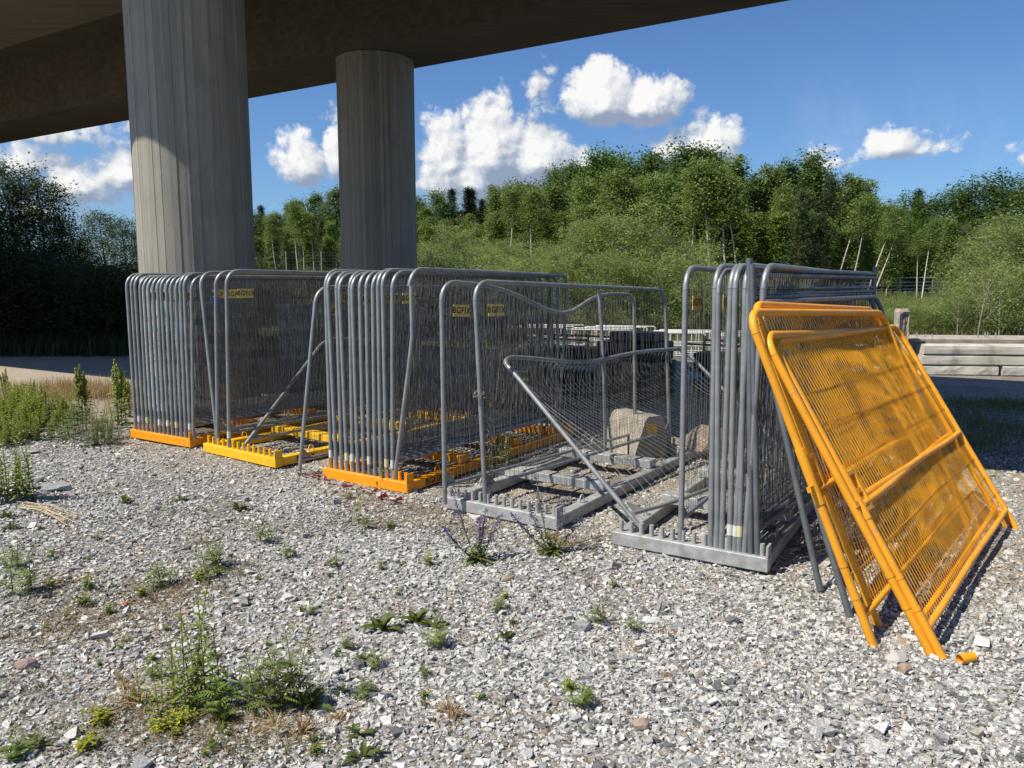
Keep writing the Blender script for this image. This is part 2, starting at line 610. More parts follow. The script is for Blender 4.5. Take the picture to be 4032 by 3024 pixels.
def pillar_material():
    m, N, b = new_mat('board_marked_concrete')
    tcn = N.n('ShaderNodeTexCoord')
    g = N.n('ShaderNodeNewGeometry')
    at = N.n('ShaderNodeAttribute', attribute_name='tone')
    mp = N.n('ShaderNodeMapping')
    mp.inputs['Scale'].default_value = (9, 9, .28)
    N.link(tcn.outputs['Object'], mp.inputs[0])
    streak = N.noise(mp.outputs[0], 1.5, 6, .7, .3)
    mp2 = N.n('ShaderNodeMapping')
    mp2.inputs['Scale'].default_value = (30, 30, .5)
    N.link(tcn.outputs['Object'], mp2.inputs[0])
    fine = N.noise(mp2.outputs[0], 1.5, 4, .6)
    base = N.mix(at.outputs['Fac'], (.27, .253, .214), (.37, .347, .292))
    mp3 = N.n('ShaderNodeMapping')
    mp3.inputs['Scale'].default_value = (1.6, 1.6, 1.1)
    N.link(tcn.outputs['Object'], mp3.inputs[0])
    base = N.mix(N.sstep(N.noise(mp3.outputs[0], 1.0, 7, .7, .5), .42, .7, 0, .5), base, (.20, .185, .155))
    base = N.mix(N.sstep(streak, .48, .74, 0, .75), base, (.14, .135, .12))
    base = N.mix(N.sstep(fine, .35, .75, 0, .22), base, (.42, .40, .34))
    pits = N.noise(tcn.outputs['Object'], 26, 2, .5)
    base = N.mix(N.sstep(pits, .73, .76, 0, .7), base, (.09, .085, .075))
    blot = N.noise(tcn.outputs['Object'], 1.3, 5, .6)
    base = N.mix(N.sstep(blot, .5, .75, 0, .35), base, (.36, .29, .18))
    # whitewashed foot with teal scrawl
    sp = N.n('ShaderNodeSeparateXYZ')
    N.link(g.outputs['Position'], sp.inputs[0])
    wash = N.m('MULTIPLY', N.sstep(sp.outputs[2], 2.25, 1.85), .75)
    base = N.mix(wash, base, (.56, .54, .54))
    sc = N.noise(tcn.outputs['Object'], 2.6, 2, .5, 1.6)
    line = N.m('MULTIPLY', N.sstep(N.m('ABSOLUTE', N.m('SUBTRACT', sc, .5)), .035, .02), N.sstep(sp.outputs[2], 1.95, 1.8))
    base = N.mix(line, base, (.05, .30, .24))
    N.link(base, b.inputs['Base Color'])
    b.inputs['Roughness'].default_value = .88
    bn = N.n('ShaderNodeBump')
    bn.inputs['Strength'].default_value = .25
    bn.inputs['Distance'].default_value = .01
    N.link(N.m('ADD', fine, N.noise(tcn.outputs['Object'], 40, 4)), bn.inputs['Height'])
    N.link(bn.outputs[0], b.inputs['Normal'])
    return m


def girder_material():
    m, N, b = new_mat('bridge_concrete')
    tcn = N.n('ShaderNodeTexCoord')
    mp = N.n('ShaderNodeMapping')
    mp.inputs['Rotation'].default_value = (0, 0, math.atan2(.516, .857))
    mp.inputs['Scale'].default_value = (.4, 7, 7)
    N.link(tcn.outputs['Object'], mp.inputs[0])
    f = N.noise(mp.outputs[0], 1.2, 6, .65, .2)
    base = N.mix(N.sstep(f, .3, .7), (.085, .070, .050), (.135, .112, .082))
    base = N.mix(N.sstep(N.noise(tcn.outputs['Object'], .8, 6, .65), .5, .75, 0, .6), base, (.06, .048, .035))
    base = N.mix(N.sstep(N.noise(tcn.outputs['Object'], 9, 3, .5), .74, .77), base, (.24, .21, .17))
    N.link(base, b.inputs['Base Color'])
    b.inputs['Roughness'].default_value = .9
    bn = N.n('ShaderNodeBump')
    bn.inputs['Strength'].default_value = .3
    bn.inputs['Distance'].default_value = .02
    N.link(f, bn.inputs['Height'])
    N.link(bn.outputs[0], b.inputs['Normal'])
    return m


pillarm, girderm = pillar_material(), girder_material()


def right_patch(x, y):
    """darker fine gravel right of the leaning orange panels"""
    return x - (2.75 + .92 * (y - 4.0))


def ground_material():
    m, N, b = new_mat('ground_soil')
    g = N.n('ShaderNodeNewGeometry')
    P = g.outputs['Position']
    sp = N.n('ShaderNodeSeparateXYZ')
    N.link(P, sp.inputs[0])
    x, y = sp.outputs[0], sp.outputs[1]
    n1 = N.noise(P, .55, 5, .6)
    n2 = N.noise(P, 3.0, 5, .65)
    vo = N.n('ShaderNodeTexVoronoi')
    vo.inputs['Scale'].default_value = 42
    N.link(P, vo.inputs['Vector'])
    vs = N.n('ShaderNodeSeparateColor')
    N.link(vo.outputs['Color'], vs.inputs[0])
    grav = N.ramp(vs.outputs[0], [(0, (.09, .088, .083)), (.3, (.21, .205, .195)), (.65, (.34, .335, .32)), (1, (.54, .535, .515))])
    soil = N.mix(n2, (.115, .095, .072), (.27, .235, .19))
    near = N.mix(N.sstep(n1, .44, .62, .15, .8), grav, soil)
    # sandy strip round the racks
    d = N.m('SUBTRACT', y, N.m('MULTIPLY_ADD', x, -.55, 6.6))
    sand = N.m('MULTIPLY', N.sstep(d, -.9, .5), N.sstep(d, 7, 4))
    sandc = N.mix(N.sstep(n2, .3, .7), (.22, .18, .125), (.38, .33, .25))
    near = N.mix(N.m('MULTIPLY', sand, N.sstep(n1, .25, .6, .35, .85)), near, sandc)
    rp = N.m('ADD', N.m('SUBTRACT', x, N.m('MULTIPLY_ADD', y, .92, 2.75 - 3.68)), N.m('MULTIPLY', N.m('SUBTRACT', n1, .5), 1.2))
    dark = N.mix(vs.outputs[1], (.10, .095, .085), (.25, .235, .21))
    near = N.mix(N.sstep(rp, -.1, .7), near, dark)
    # dirt track on the left
    yy = N.m('ADD', y, N.m('MULTIPLY', N.m('SUBTRACT', n1, .5), 3.0))
    track = N.m('MULTIPLY', N.m('MULTIPLY', N.sstep(yy, 13.6, 15.0), N.sstep(yy, 24, 21)), N.sstep(x, 1.0, -2.5))
    trc = N.mix(N.noise(P, 1.6, 6, .65, .3), (.30, .255, .20), (.46, .40, .32))
    near = N.mix(track, near, trc)
    far = N.m('MULTIPLY', N.sstep(yy, 20, 24), N.m('SUBTRACT', 1, track))
    farc = N.mix(N.sstep(n2, .3, .7), (.055, .065, .025), (.15, .13, .07))
    near = N.mix(far, near, farc)
    N.link(near, b.inputs['Base Color'])
    b.inputs['Roughness'].default_value = .95
    b.inputs['Specular IOR Level'].default_value = .2
    bn = N.n('ShaderNodeBump')
    bn.inputs['Strength'].default_value = .7
    bn.inputs['Distance'].default_value = .02
    N.link(N.m('ADD', N.m('MULTIPLY', vo.outputs['Distance'], -1.0), N.noise(P, 12, 5, .7)), bn.inputs['Height'])
    N.link(bn.outputs[0], b.inputs['Normal'])
    return m


def stone_material():
    m, N, b = new_mat('crushed_stone')
    at = N.n('ShaderNodeAttribute', attribute_name='tint')
    g = N.n('ShaderNodeNewGeometry')
    f = N.noise(g.outputs['Position'], 95, 4, .7)
    c = N.mix(N.sstep(f, .3, .72), (.52, .52, .52), (1.22, 1.22, 1.2))
    N.link(N.mix(1.0, at.outputs['Color'], c, 'MULTIPLY'), b.inputs['Base Color'])
    b.inputs['Roughness'].default_value = .8
    b.inputs['Specular IOR Level'].default_value = .3
    return m


groundm, stonem = ground_material(), stone_material()

# ------------------------------------------------------------------ ground, track, gravel


def sst(x, a, b):
    t = np.clip((x - a) / (b - a), 0, 1)
    return t * t * (3 - 2 * t)


def hgt(x, y):
    x, y = np.asarray(x, float), np.asarray(y, float)
    amp = 2.35 - 1.2 * sst(x, -6, 14)
    z = amp * sst(y, 29, 45) + sst(y, 60, 140) * 3.0
    z = z - .12 * sst(y, 12.5, 15) * (1 - sst(y, 24, 28)) * sst(x, 3, 6)
    near = (1 - sst(y, 12, 16))
    return z + near * .012 * np.sin(x * 1.9 + 1) * np.sin(y * 1.4 + .6)


def axis(segs):
    out = [segs[0][0]]
    for a, b, st in segs:
        out += list(np.linspace(a, b, max(1, int(round((b - a) / st))) + 1)[1:])
    return np.array(out)


gx = axis([(-900, -100, 80), (-100, -24, 6), (-24, 24, .4), (24, 100, 6), (100, 900, 80)])
gy = axis([(-200, -10, 30), (-10, 2, 2), (2, 50, .4), (50, 150, 5), (150, 1200, 75)])
GX, GY = np.meshgrid(gx, gy)
V = np.stack([GX, GY, hgt(GX, GY)], -1).reshape(-1, 3)
nx, ny = len(gx), len(gy)
I = (np.arange(ny - 1)[:, None] * nx + np.arange(nx - 1)[None]).ravel()
gr = MB().add(V, np.stack([I, I + 1, I + nx + 1, I + nx], 1)).build('ground', groundm, smooth=True)
tag(gr, 'stony ground with gravel yard, dirt track and low bank behind', 'ground', kind='structure')

CUB = np.array([(x, y, z) for z in (-1, 1) for y in (-1, 1) for x in (-1, 1)], float) * .82
CUBF = np.array([(0, 2, 1), (1, 2, 3), (4, 5, 6), (5, 7, 6), (0, 1, 4), (1, 5, 4), (2, 6, 3), (3, 6, 7), (0, 4, 2), (2, 4, 6), (1, 3, 5), (3, 7, 5)])


def rand_rot(n, r):
    q = r.normal(size=(n, 4))
    q /= np.linalg.norm(q, axis=1, keepdims=True)
    a, b, c, d = q.T
    return np.stack([np.stack([1 - 2 * (c * c + d * d), 2 * (b * c - a * d), 2 * (b * d + a * c)], -1),
                     np.stack([2 * (b * c + a * d), 1 - 2 * (b * b + d * d), 2 * (c * d - a * b)], -1),
                     np.stack([2 * (b * d - a * c), 2 * (c * d + a * b), 1 - 2 * (b * b + c * c)], -1)], -2)


def fbm(x, y, seed=0):
    r = np.random.default_rng(seed)
    z = 0
    for k in range(5):
        a, ph, fr = r.uniform(0, 6.28, 3), r.uniform(0, 6.28, 3), .5 * 1.7 ** k
        z = z + sum(np.sin(fr * (np.cos(a[i]) * x + np.sin(a[i]) * y) + ph[i]) for i in range(3)) / (1.5 ** k)
    return z / 4.0


def stones(n, y0, y1, smin, smax, seed, wmul=1.12):
    r = np.random.default_rng(seed)
    y = np.sqrt(r.uniform(y0 ** 2, y1 ** 2, n))
    x = r.uniform(-1, 1, n) * (y * .70 * wmul + .5)
    bare = fbm(x, y, 3)
    dl = y - (6.6 - .55 * x)          # beyond the racks it turns sandy
    p = np.where(bare > .55, .45, 1.0) * np.where(dl > .2, .62, 1.0)
    p = p * np.where((y > 12.2) & (x < 1), 0.0, 1.0)
    lowleft = (x < -.2) & (y < 4.6) & (fbm(x * 2.2, y * 2.2, 8) > .15)
    p = np.where(lowleft, p * .5, p)
    for px_, py_, rad in ((900, 2800, .30), (760, 2790, .22), (1130, 2800, .2), (600, 2330, .22), (90, 2340, .3), (880, 2240, .2), (300, 2420, .3), (620, 2880, .3), (1500, 2480, .12), (1900, 2190, .16), (2170, 2180, .14)):
        q = G(px_, py_)
        dd_ = np.hypot(x - q.x, (y - q.y) * 1.3) / rad
        p = p * np.clip(.25 + .75 * dd_ ** 2, 0, 1)
    k = r.random(n) < p
    x, y = x[k], y[k]
    n = len(x)
    s = smin * (smax / smin) ** (r.random(n) ** 2.4)
    big = r.random(n) < .02
    s = np.where(big, s * r.uniform(1.3, 2.6, n), s)
    Vv = CUB[None] * r.uniform(.30, 1.12, (n, 8, 3))
    ext = np.stack([r.uniform(.9, 1.5, n), r.uniform(.7, 1.1, n), r.uniform(.30, .68, n)], -1)
    Vv = Vv * ext[:, None] * s[:, None, None]
    Rz = rand_rot(n, r)
    # mostly lying flat: blend random rotation with spin about the vertical
    a = r.uniform(0, 6.28, n)
    Z = np.zeros((n, 3, 3))
    Z[:, 0, 0], Z[:, 0, 1], Z[:, 1, 0], Z[:, 1, 1], Z[:, 2, 2] = np.cos(a), -np.sin(a), np.sin(a), np.cos(a), 1
    tl = r.normal(0, .32, (n, 2))
    X = np.zeros((n, 3, 3))
    X[:, 0, 0], X[:, 1, 1], X[:, 1, 2], X[:, 2, 1], X[:, 2, 2] = 1, np.cos(tl[:, 0]), -np.sin(tl[:, 0]), np.sin(tl[:, 0]), np.cos(tl[:, 0])
    flat = (r.random(n) < .75)[:, None, None]
    M = np.where(flat, np.einsum('nij,njk->nik', Z, X), Rz)
    Vv = np.einsum('nij,nvj->nvi', M, Vv)
    Vv[:, :, 0] += x[:, None]
    Vv[:, :, 1] += y[:, None]
    Vv[:, :, 2] += (hgt(x, y) + s * ext[:, 2] * r.uniform(.1, .75, n))[:, None]
    pal = np.array([(.68, .675, .655), (.58, .575, .555), (.47, .475, .475), (.33, .34, .345), (.15, .155, .16), (.43, .39, .33), (.33, .26, .19), (.45, .35, .30)])
    pr = np.array([.27, .24, .19, .13, .11, .035, .02, .006])
    pd = np.array([.05, .08, .18, .26, .24, .12, .06, .01])
    ci = r.choice(8, n, p=pr / pr.sum())
    cd = r.choice(8, n, p=pd / pd.sum())
    dk = np.clip((right_patch(x, y) + r.normal(0, .35, n)) / .6, 0, 1)
    ci = np.where((r.random(n) < dk * .8) & (y > 4.6), cd, ci)
    c = pal[ci] * r.uniform(.8, 1.12, (n, 1))
    F = (CUBF[None] + (np.arange(n) * 8)[:, None, None]).reshape(-1, 3)
    return Vv.reshape(-1, 3), F, np.repeat(c, 8, 0)


mb = MB()
for args in ((84000, 2.5, 4.6, .0036, .023, 1), (70000, 4.6, 7.2, .0055, .024, 2), (42000, 7.2, 10.5, .009, .026, 3), (8000, 10.5, 15, .016, .032, 4)):
    v_, f_, c_ = stones(*args)
    mb.add(v_, f_, None, c_)
tag(mb.build('gravel', stonem), 'pale crushed stone gravel covering the yard', 'gravel', kind='stuff')


def rock(name, loc, size, mat, label, seed, rz=0., group=None, sub=2):
    """single larger stone: angular lump"""
    r = np.random.default_rng(seed)
    import bmesh
    bm = bmesh.new()
    bmesh.ops.create_icosphere(bm, subdivisions=sub, radius=1)
    for k in range(9):      # chop with planes for broken faces
        nrm = Vector(r.normal(size=3)).normalized()
        d = r.uniform(.55, .85)
        for v in bm.verts:
            e = v.co.dot(nrm) - d
            if e > 0:
                v.co -= nrm * e
    for v in bm.verts:
        v.co += Vector(r.normal(0, .02, 3))
        v.co = Vector((v.co.x * size[0], v.co.y * size[1], max(v.co.z, -.5) * size[2]))
    me = bpy.data.meshes.new(name)
    bm.to_mesh(me)
    bm.free()
    me.polygons.foreach_set('use_smooth', np.zeros(len(me.polygons), bool))
    me.materials.append(mat)
    o = bpy.data.objects.new(name, me)
    col.objects.link(o)
    o.location = (loc[0], loc[1], loc[2] + size[2] * .42)
    o.rotation_euler = (0, 0, rz)
    return tag(o, label, 'stone', group)


def gz(p):
    return Vector((p.x, p.y, float(hgt(p.x, p.y))))


rock('stone', gz(G(2290, 2480)), (.06, .045, .042), slatem, 'fist-sized pale grey stone beside a single small leaf', 1, .3)
rock('stone', gz(G(235, 1935)), (.16, .09, .07), slatem, 'large flat grey stone tilted on the gravel by tall green stems', 2, .2)
rock('stone', gz(G(2000, 2290)), (.05, .03, .028), rockm, 'small tan stone on pale gravel', 3, .5)
rock('stone', gz(G(480, 2380)), (.06, .02, .012), redstone, 'flat orange-red stone chip on the gravel', 4, .1)
rock('stone', gz(G(3560, 2650)), (.055, .04, .035), rockm, 'ochre-brown stone below the feet of the orange panels', 5, .9)
rock('stone', gz(G(3530, 2600)), (.07, .05, .04), conclight, 'cream white stone between the feet of the orange panels', 6, .4)
rock('stone', gz(G(100, 2630)), (.06, .04, .04), simple('pink_rock', (.30, .22, .20), .85), 'dull pink stone lying in mossy gravel', 7, .4)
rock('stone', gz(G(2520, 1000 + 2860 - 1000)), (.05, .04, .035), rockm, 'rusty brown stone near a green parsley-leaved weed', 8, .4)

# ------------------------------------------------------------------ the bridge
DV = Vector((.857, -.516, 0)).normalized()
NV = Vector((DV.y, -DV.x, 0))            # towards the camera side
if NV.y > 0:
    NV = -NV
P1, P2 = Vector((-5.02, 12.45, 0)), Vector((-3.08, 18.1, 0))
bridge = empty('bridge', (P1.x, P1.y, 0), 'concrete road bridge on round pillars passing overhead', 'bridge')
Z = Vector((0, 0, 1))


def pillar(p, r, h):
    k, q = 66, 22
    V, F, T = [], [], []
    rr = np.random.default_rng(int(p.x * 100) % 97 + 3)
    jit = rr.normal(0, .0035, k)
    tn = np.clip(rr.normal(.5, .4, k), 0, 1)
    zs = np.linspace(-.1, h, q)
    ed = np.cumsum(np.concatenate([[0], rr.uniform(.45, 1.5, k)]))
    ed *= 2 * math.pi / ed[-1]
    for b in range(k):          # every shuttering board leaves its own strip
        a0, a1 = ed[b], ed[b + 1] - .003
        n0 = len(V)
        for z in zs:
            for a in (a0, a1):
                V.append((p.x + (r + jit[b]) * math.cos(a), p.y + (r + jit[b]) * math.sin(a), z))
                T.append(tn[b])
        for i in range(q - 1):
            F.append((n0 + 2 * i, n0 + 2 * i + 1, n0 + 2 * i + 3, n0 + 2 * i + 2))
        # groove to the next board
        n1 = len(V)
        a2 = ed[b + 1]
        for z in (zs[0], zs[-1]):
            V += [(p.x + (r + jit[b]) * math.cos(a1), p.y + (r + jit[b]) * math.sin(a1), z),
                  (p.x + (r - .004) * math.cos((a1 + a2) / 2), p.y + (r - .004) * math.sin((a1 + a2) / 2), z),
                  (p.x + (r + jit[(b + 1) % k]) * math.cos(a2), p.y + (r + jit[(b + 1) % k]) * math.sin(a2), z)]
            T += [.3] * 3
        F += [(n1, n1 + 1, n1 + 4, n1 + 3), (n1 + 1, n1 + 2, n1 + 5, n1 + 4)]
    m = MB().add(V, F, np.array(T))
    return m.build('pillar', pillarm, bridge, P1)


pillar(P1, .865, 6.99)
pillar(P2, .865, 6.99)


def prism_along(pts, a, b):
    """extrude a (s, z) outline along the bridge from a to b; s is measured away from the near pillar row"""
    k = len(pts)
    V = []
    for t in (a, b):
        for s, z in pts:
            q = P1 + DV * t - NV * s
            V.append((q.x, q.y, z))
    F = [(i, (i + 1) % k, k + (i + 1) % k, k + i) for i in range(k)]
    return V, F, [list(range(k))[::-1]], [list(range(k, 2 * k))]


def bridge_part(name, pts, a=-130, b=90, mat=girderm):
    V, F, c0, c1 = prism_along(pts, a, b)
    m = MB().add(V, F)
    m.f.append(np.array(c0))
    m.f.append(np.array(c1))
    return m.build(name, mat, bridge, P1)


SF = (P1 - P2).dot(NV)
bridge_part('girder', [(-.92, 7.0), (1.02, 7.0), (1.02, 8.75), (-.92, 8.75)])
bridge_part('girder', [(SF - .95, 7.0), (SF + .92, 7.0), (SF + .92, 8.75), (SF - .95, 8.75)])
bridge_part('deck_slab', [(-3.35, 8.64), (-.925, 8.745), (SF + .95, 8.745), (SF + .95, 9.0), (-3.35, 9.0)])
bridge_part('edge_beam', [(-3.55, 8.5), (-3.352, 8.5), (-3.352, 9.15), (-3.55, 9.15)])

# ------------------------------------------------------------------ fence racks


def azv(deg):
    return Vector((math.sin(R(deg)), math.cos(R(deg)), 0))


textme = None


def text_mesh():
    global textme
    if textme is None:
        cu = bpy.data.curves.new('lettering', 'FONT')
        cu.body = 'BGFIX'
        cu.align_x, cu.align_y = 'CENTER', 'CENTER'
        cu.size = 1.0
        cu.offset = .012
        cu.space_character = 1.12
        cu.extrude = .008
        cu.resolution_u = 2
        ob = bpy.data.objects.new('lettering', cu)
        col.objects.link(ob)
        dg = bpy.context.evaluated_depsgraph_get()
        textme = bpy.data.meshes.new_from_object(ob.evaluated_get(dg))
        textme.name = 'lettering'
        textme.materials.clear()
        textme.materials.append(blackm)
        bpy.data.objects.remove(ob, do_unlink=True)
    return textme


def lettering(parent, c, ux, uy, size, root):
    """BGFIX in black at world point c, reading along ux"""
    o = bpy.data.objects.new('lettering', text_mesh())
    col.objects.link(o)
    ux, uy = Vector(ux).normalized(), Vector(uy).normalized()
    uz = ux.cross(uy).normalized()
    uy = uz.cross(ux)
    M = Matrix((ux, uy, uz)).transposed().to_4x4()
    o.parent = parent
    o.matrix_local = Matrix.Translation(Vector(c) - Vector(root)) @ M @ Matrix.Diagonal((size, size, size, 1))
    return o


def beam(c0, c1, w, h, z0):
    """rectangular hollow section from c0 to c1 (plan), width w, from z0 to z0+h"""
    a = (c1 - c0)
    m = (c0 + c1) / 2
    d = a.normalized()
    p = Vector((-d.y, d.x, 0))
    return (Vector((m.x, m.y, z0 + h / 2)), a / 2, p * w / 2, Z * h / 2)


class Rack:
    def __init__(self, fr, az, mat, label, width=1.2, length=3.35, npeg=14, bh=.105, z0=.015, text=True, pegh=.085):
        self.d = azv(az)                  # along the panels, away from the camera
        self.w = azv(az - 90)             # from the right end of the front beam to the left
        self.fr = Vector((fr[0], fr[1], 0))
        self.width, self.length, self.top = width, length, z0 + bh
        root = self.root = empty('panel_rack', self.fr, label, 'rack')
        o = self.fr
        B = lambda nm, *a: MB().bbox(*beam(*a)).build(nm, mat, root, o)
        # front and rear peg beams, side beams butt between them
        B('front_beam', self.fr + self.d * .05, self.fr + self.w * width + self.d * .05, .10, bh, z0)
        B('rear_beam', self.fr + self.d * (length - .05), self.fr + self.w * width + self.d * (length - .05), .10, bh, z0)
        sb = None
        for s in (.06, width - .06):
            q = self.fr + self.w * s
            e = B('side_beam', q + self.d * .102, q + self.d * (length - .102), .10, bh * .95, z0 + .002)
            sb = sb or e
        for f in (.30, .62):
            q = self.fr + self.d * (length * f)
            B('cross_beam', q + self.w * .05, q + self.w * (width - .05), .15, .085, self.top + .001)
        for s, e in ((.012, 0), (.012, 1)):
            q = self.fr + self.w * s + self.d * (.05 if e == 0 else length - .05) + Z * (self.top + .042)
            MB().box(q, self.w * .008, self.d * .05, Z * .041).build('end_plate', mat, root, o)
        pm = MB().tube([(0, 0, 0), (0, 0, pegh)], .0175, 10).mesh('peg', True)
        pm.materials.append(mat)
        self.pegs = npeg
        for i in range(npeg):
            for f in (0, 1):
                p = self.foot(i / (npeg - 1), f)
                ob = bpy.data.objects.new('peg', pm)
                col.objects.link(ob)
                ob.parent = root
                ob.location = (p.x - o.x, p.y - o.y, self.top + .001)
        for s in (.06, width - .06):
            for f in (.16, .84):
                q = self.fr + self.w * s + self.d * (length * f)
                pts = [q + self.d * (.035 * math.cos(a)) + Z * (self.top + .02 + .045 * math.sin(a)) for a in np.linspace(-.5, math.pi + .5, 9)]
                MB().tube(pts, .007, 6).build('lifting_eye', mat, root, o, True)
        if text:
            c = self.fr + self.d * .42 + Z * (z0 + bh * .5) + self.w * .006
            lettering(sb, c, self.d, Z, .09, self.fr)

    def foot(self, f, back=0):
        """ground-plan position of a peg, f = 0 at the right end"""
        return self.fr + self.w * (.055 + (self.width - .11) * f) + self.d * (.05 if not back else self.length - .05)


rack1 = Rack((-3.98, 9.34), 32, rackorange, 'orange rack packed with fence panels, nearest the dock weeds', 1.27)
rack2 = Rack((-2.60, 8.27), 37, rackyellow, 'bright yellow rack with scuffed pegs, mostly empty', 1.42)
rack3 = Rack((-1.01, 7.23), 33, rackorange, 'orange rack holding a packed row, red and white tape at its foot', 1.16)
rack5 = Rack((.37, 6.11), 33.5, galvrack, 'bare galvanised rack with rows of empty pegs', 1.20, text=False)
rack4 = Rack((1.79, 5.17), 31, galvrack, 'galvanised rack holding panels behind the leaning orange panels', 1.18, text=False)

# ------------------------------------------------------------------ fence panels
PCOUNT = [0]


def bil(FB, FT, BB, BT, deform=None):
    FB, FT, BB, BT = (np.array(tuple(q), float) for q in (FB, FT, BB, BT))

    def P(u, v):
        u, v = np.asarray(u, float)[..., None], np.asarray(v, float)[..., None]
        p = FB * (1 - u) * (1 - v) + BB * u * (1 - v) + FT * (1 - u) * v + BT * u * v
        if deform is not None:
            p = p + deform(u, v)
        return p
    return P


def wires(P, us, vs, v0, v1, r, seg, jitter, nrm, seed, hseg=12):
    """welded mesh: vertical wires at us, horizontal wires at vs; 3-sided prisms"""
    q = np.random.default_rng(seed)
    m = MB()
    tv = np.linspace(v0, v1, seg + 1)
    paths = []
    for u in us:
        du = q.normal(0, jitter, seg + 1)
        du[0] = du[-1] = 0
        off = q.normal(0, jitter * 3.0) * np.sin(np.linspace(0, math.pi, seg + 1) * q.choice([1, 2])) if jitter else 0
        paths.append(P(np.clip(u + du * .4, .004, .996), tv) + np.outer(off + du * 2, nrm))
    tu = np.linspace(.008, .992, hseg + 1)
    for v in vs:
        paths.append(P(tu, np.full(hseg + 1, v) + q.normal(0, jitter * .6, hseg + 1)) + np.outer(np.full(hseg + 1, r * 1.8), nrm))
    for i, pts in enumerate(paths):
        m.tube(pts, r if i < len(us) else r * .7, 3, caps=False)
    return m


def fence_panel(FB, FT, BB, BT, label, group=None, mat=None, wm=None, sign=True, deform=None, band=None, name='fence_panel',
                square=False, mid=False, rr=.0212, nw=58, wr=.0021, jit=.0022, bend=.16, blue=False, seg=7, kink=None, vhor=(.2, .33, .46, .59, .72, .85)):
    mat, wm = mat or galv, wm or wirem
    PCOUNT[0] += 1
    sd = PCOUNT[0]
    P = bil(FB, FT, BB, BT, deform)
    root = empty(name, FB, label, 'fence panel', group)
    o = FB
    Lh = (Vector(FT) - Vector(FB)).length
    Lw = (Vector(BB) - Vector(FB)).length
    rv, ru = bend / Lh, bend / Lw
    nrm = np.cross(P(.9, .1) - P(.1, .1), P(.1, .9) - P(.1, .1))
    nrm /= np.linalg.norm(nrm)
    if nrm[1] > 0:
        nrm = -nrm
    vb = .085
    if square:
        for u in (0, 1):
            MB().tube(P(np.full(4, u), np.linspace(0, 1, 4)), rr * 1.05, 10).build('leg', mat, root, o, True)
        MB().tube(P(np.linspace(.008, .992, 12), np.full(12, .965)), rr * .95, 8).build('top_rail', mat, root, o, True)
        MB().tube(P(np.linspace(.008, .992, 12), np.full(12, .90)), rr * .7, 8).build('upper_rail', mat, root, o, True)
        vt = .965
    else:
        for u in (0, 1):
            vs = np.linspace(0, 1 - rv, 9)
            pts = P(np.full(9, u), vs)
            if kink and u == 0:
                pts = pts + np.array([kink(v) for v in vs])
            MB().tube(pts, rr, 10).build('leg', mat, root, o, True)
        a = np.linspace(0, math.pi / 2, 7)
        us = np.concatenate([ru * (1 - np.cos(a)), np.linspace(ru, 1 - ru, 15)[1:-1], 1 - ru + ru * np.sin(a)])
        vs = np.concatenate([1 - rv + rv * np.sin(a), np.full(13, 1.0), 1 - rv + rv * np.cos(a)])
        MB().tube(P(us, vs), rr, 10, caps=False).build('top_rail', mat, root, o, True)
        vt = .996
    MB().tube(P(np.linspace(.006, .994, 12), np.full(12, vb)), rr * .85, 8).build('bottom_rail', mat, root, o, True)
    if mid:
        MB().tube(P(np.full(6, mid), np.linspace(vb, .985, 6)), rr * .95, 10).build('middle_post', mat, root, o, True)
    us = np.linspace(.018, .982, nw)
    w = wires(P, us, vhor, vb - .004, vt, wr, seg, jit, nrm, sd).build('wire_mesh', wm, root, o)
    w['kind'] = 'stuff'
    for u0, u1 in ((.006, .048), (.994, .952)):
        t = nrm * .002
        tri = [P(u0, vb - .002), P(u1, vb - .002), P(u0, vb + .06)]
        MB().add([q + t for q in tri] + [q - t for q in tri], [(0, 1, 2), (5, 4, 3)]).add(
            [tri[0] + t, tri[1] + t, tri[2] + t, tri[0] - t, tri[1] - t, tri[2] - t], [(0, 3, 4, 1), (1, 4, 5, 2), (2, 5, 3, 0)]).build('gusset_plate', mat, root, o)
    if band:
        MB().tube(P(np.zeros(2), np.array([.055, .095])), rr * 1.06, 10, caps=False).build('foot_band', band, root, o, True)
    if sign:
        c = P(.075, .875) + nrm * .008
        du, dv = P(.105, .875) - P(.045, .875), P(.075, .9) - P(.075, .85)
        du, dv = du / np.linalg.norm(du), dv / np.linalg.norm(dv)
        s = MB().box(c, du * .105, dv * .052, nrm * .0025).build('sign_plate', signm, root, o)
        lettering(s, Vector(c + nrm * .0035), du, dv, .078, o)
        for k in (-1, 1):
            cc = c + du * .09 * k
            MB().tube([cc + nrm * .0055, cc + nrm * .0062], .006, 6).build('rivet', mat, root, o)
    if blue:
        c = P(.05, .835) + nrm * .008
        du, dv = P(.105, .875) - P(.045, .875), P(.075, .9) - P(.075, .85)
        du, dv = du / np.linalg.norm(du), dv / np.linalg.norm(dv)
        MB().box(c, du * .06, dv * .05, nrm * .0025).build('sign_plate', bluem, root, o)
    return root, P, nrm


def stack_panel(rack, f, top=0., toph=0., back=None, btop=None, yaw=0., label='', group=None, h=1.99, **kw):
    """panel standing on the pegs of a rack; top = sideways lean to the right in metres"""
    d = (rack.d + (-rack.w) * math.tan(R(yaw))).normalized()
    FB = rack.foot(f) + Z * rack.top
    BB = (rack.foot(f if back is None else back) + d * (rack.length - .1)) + Z * rack.top
    bt = top if btop is None else btop
    FT = FB - rack.w * top + Z * math.sqrt(max(.1, h * h - top * top)) + Z * toph
    BT = BB - rack.w * bt + Z * math.sqrt(max(.1, h * h - bt * bt))
    return fence_panel(FB, FT, BB, BT, label, group, **kw)


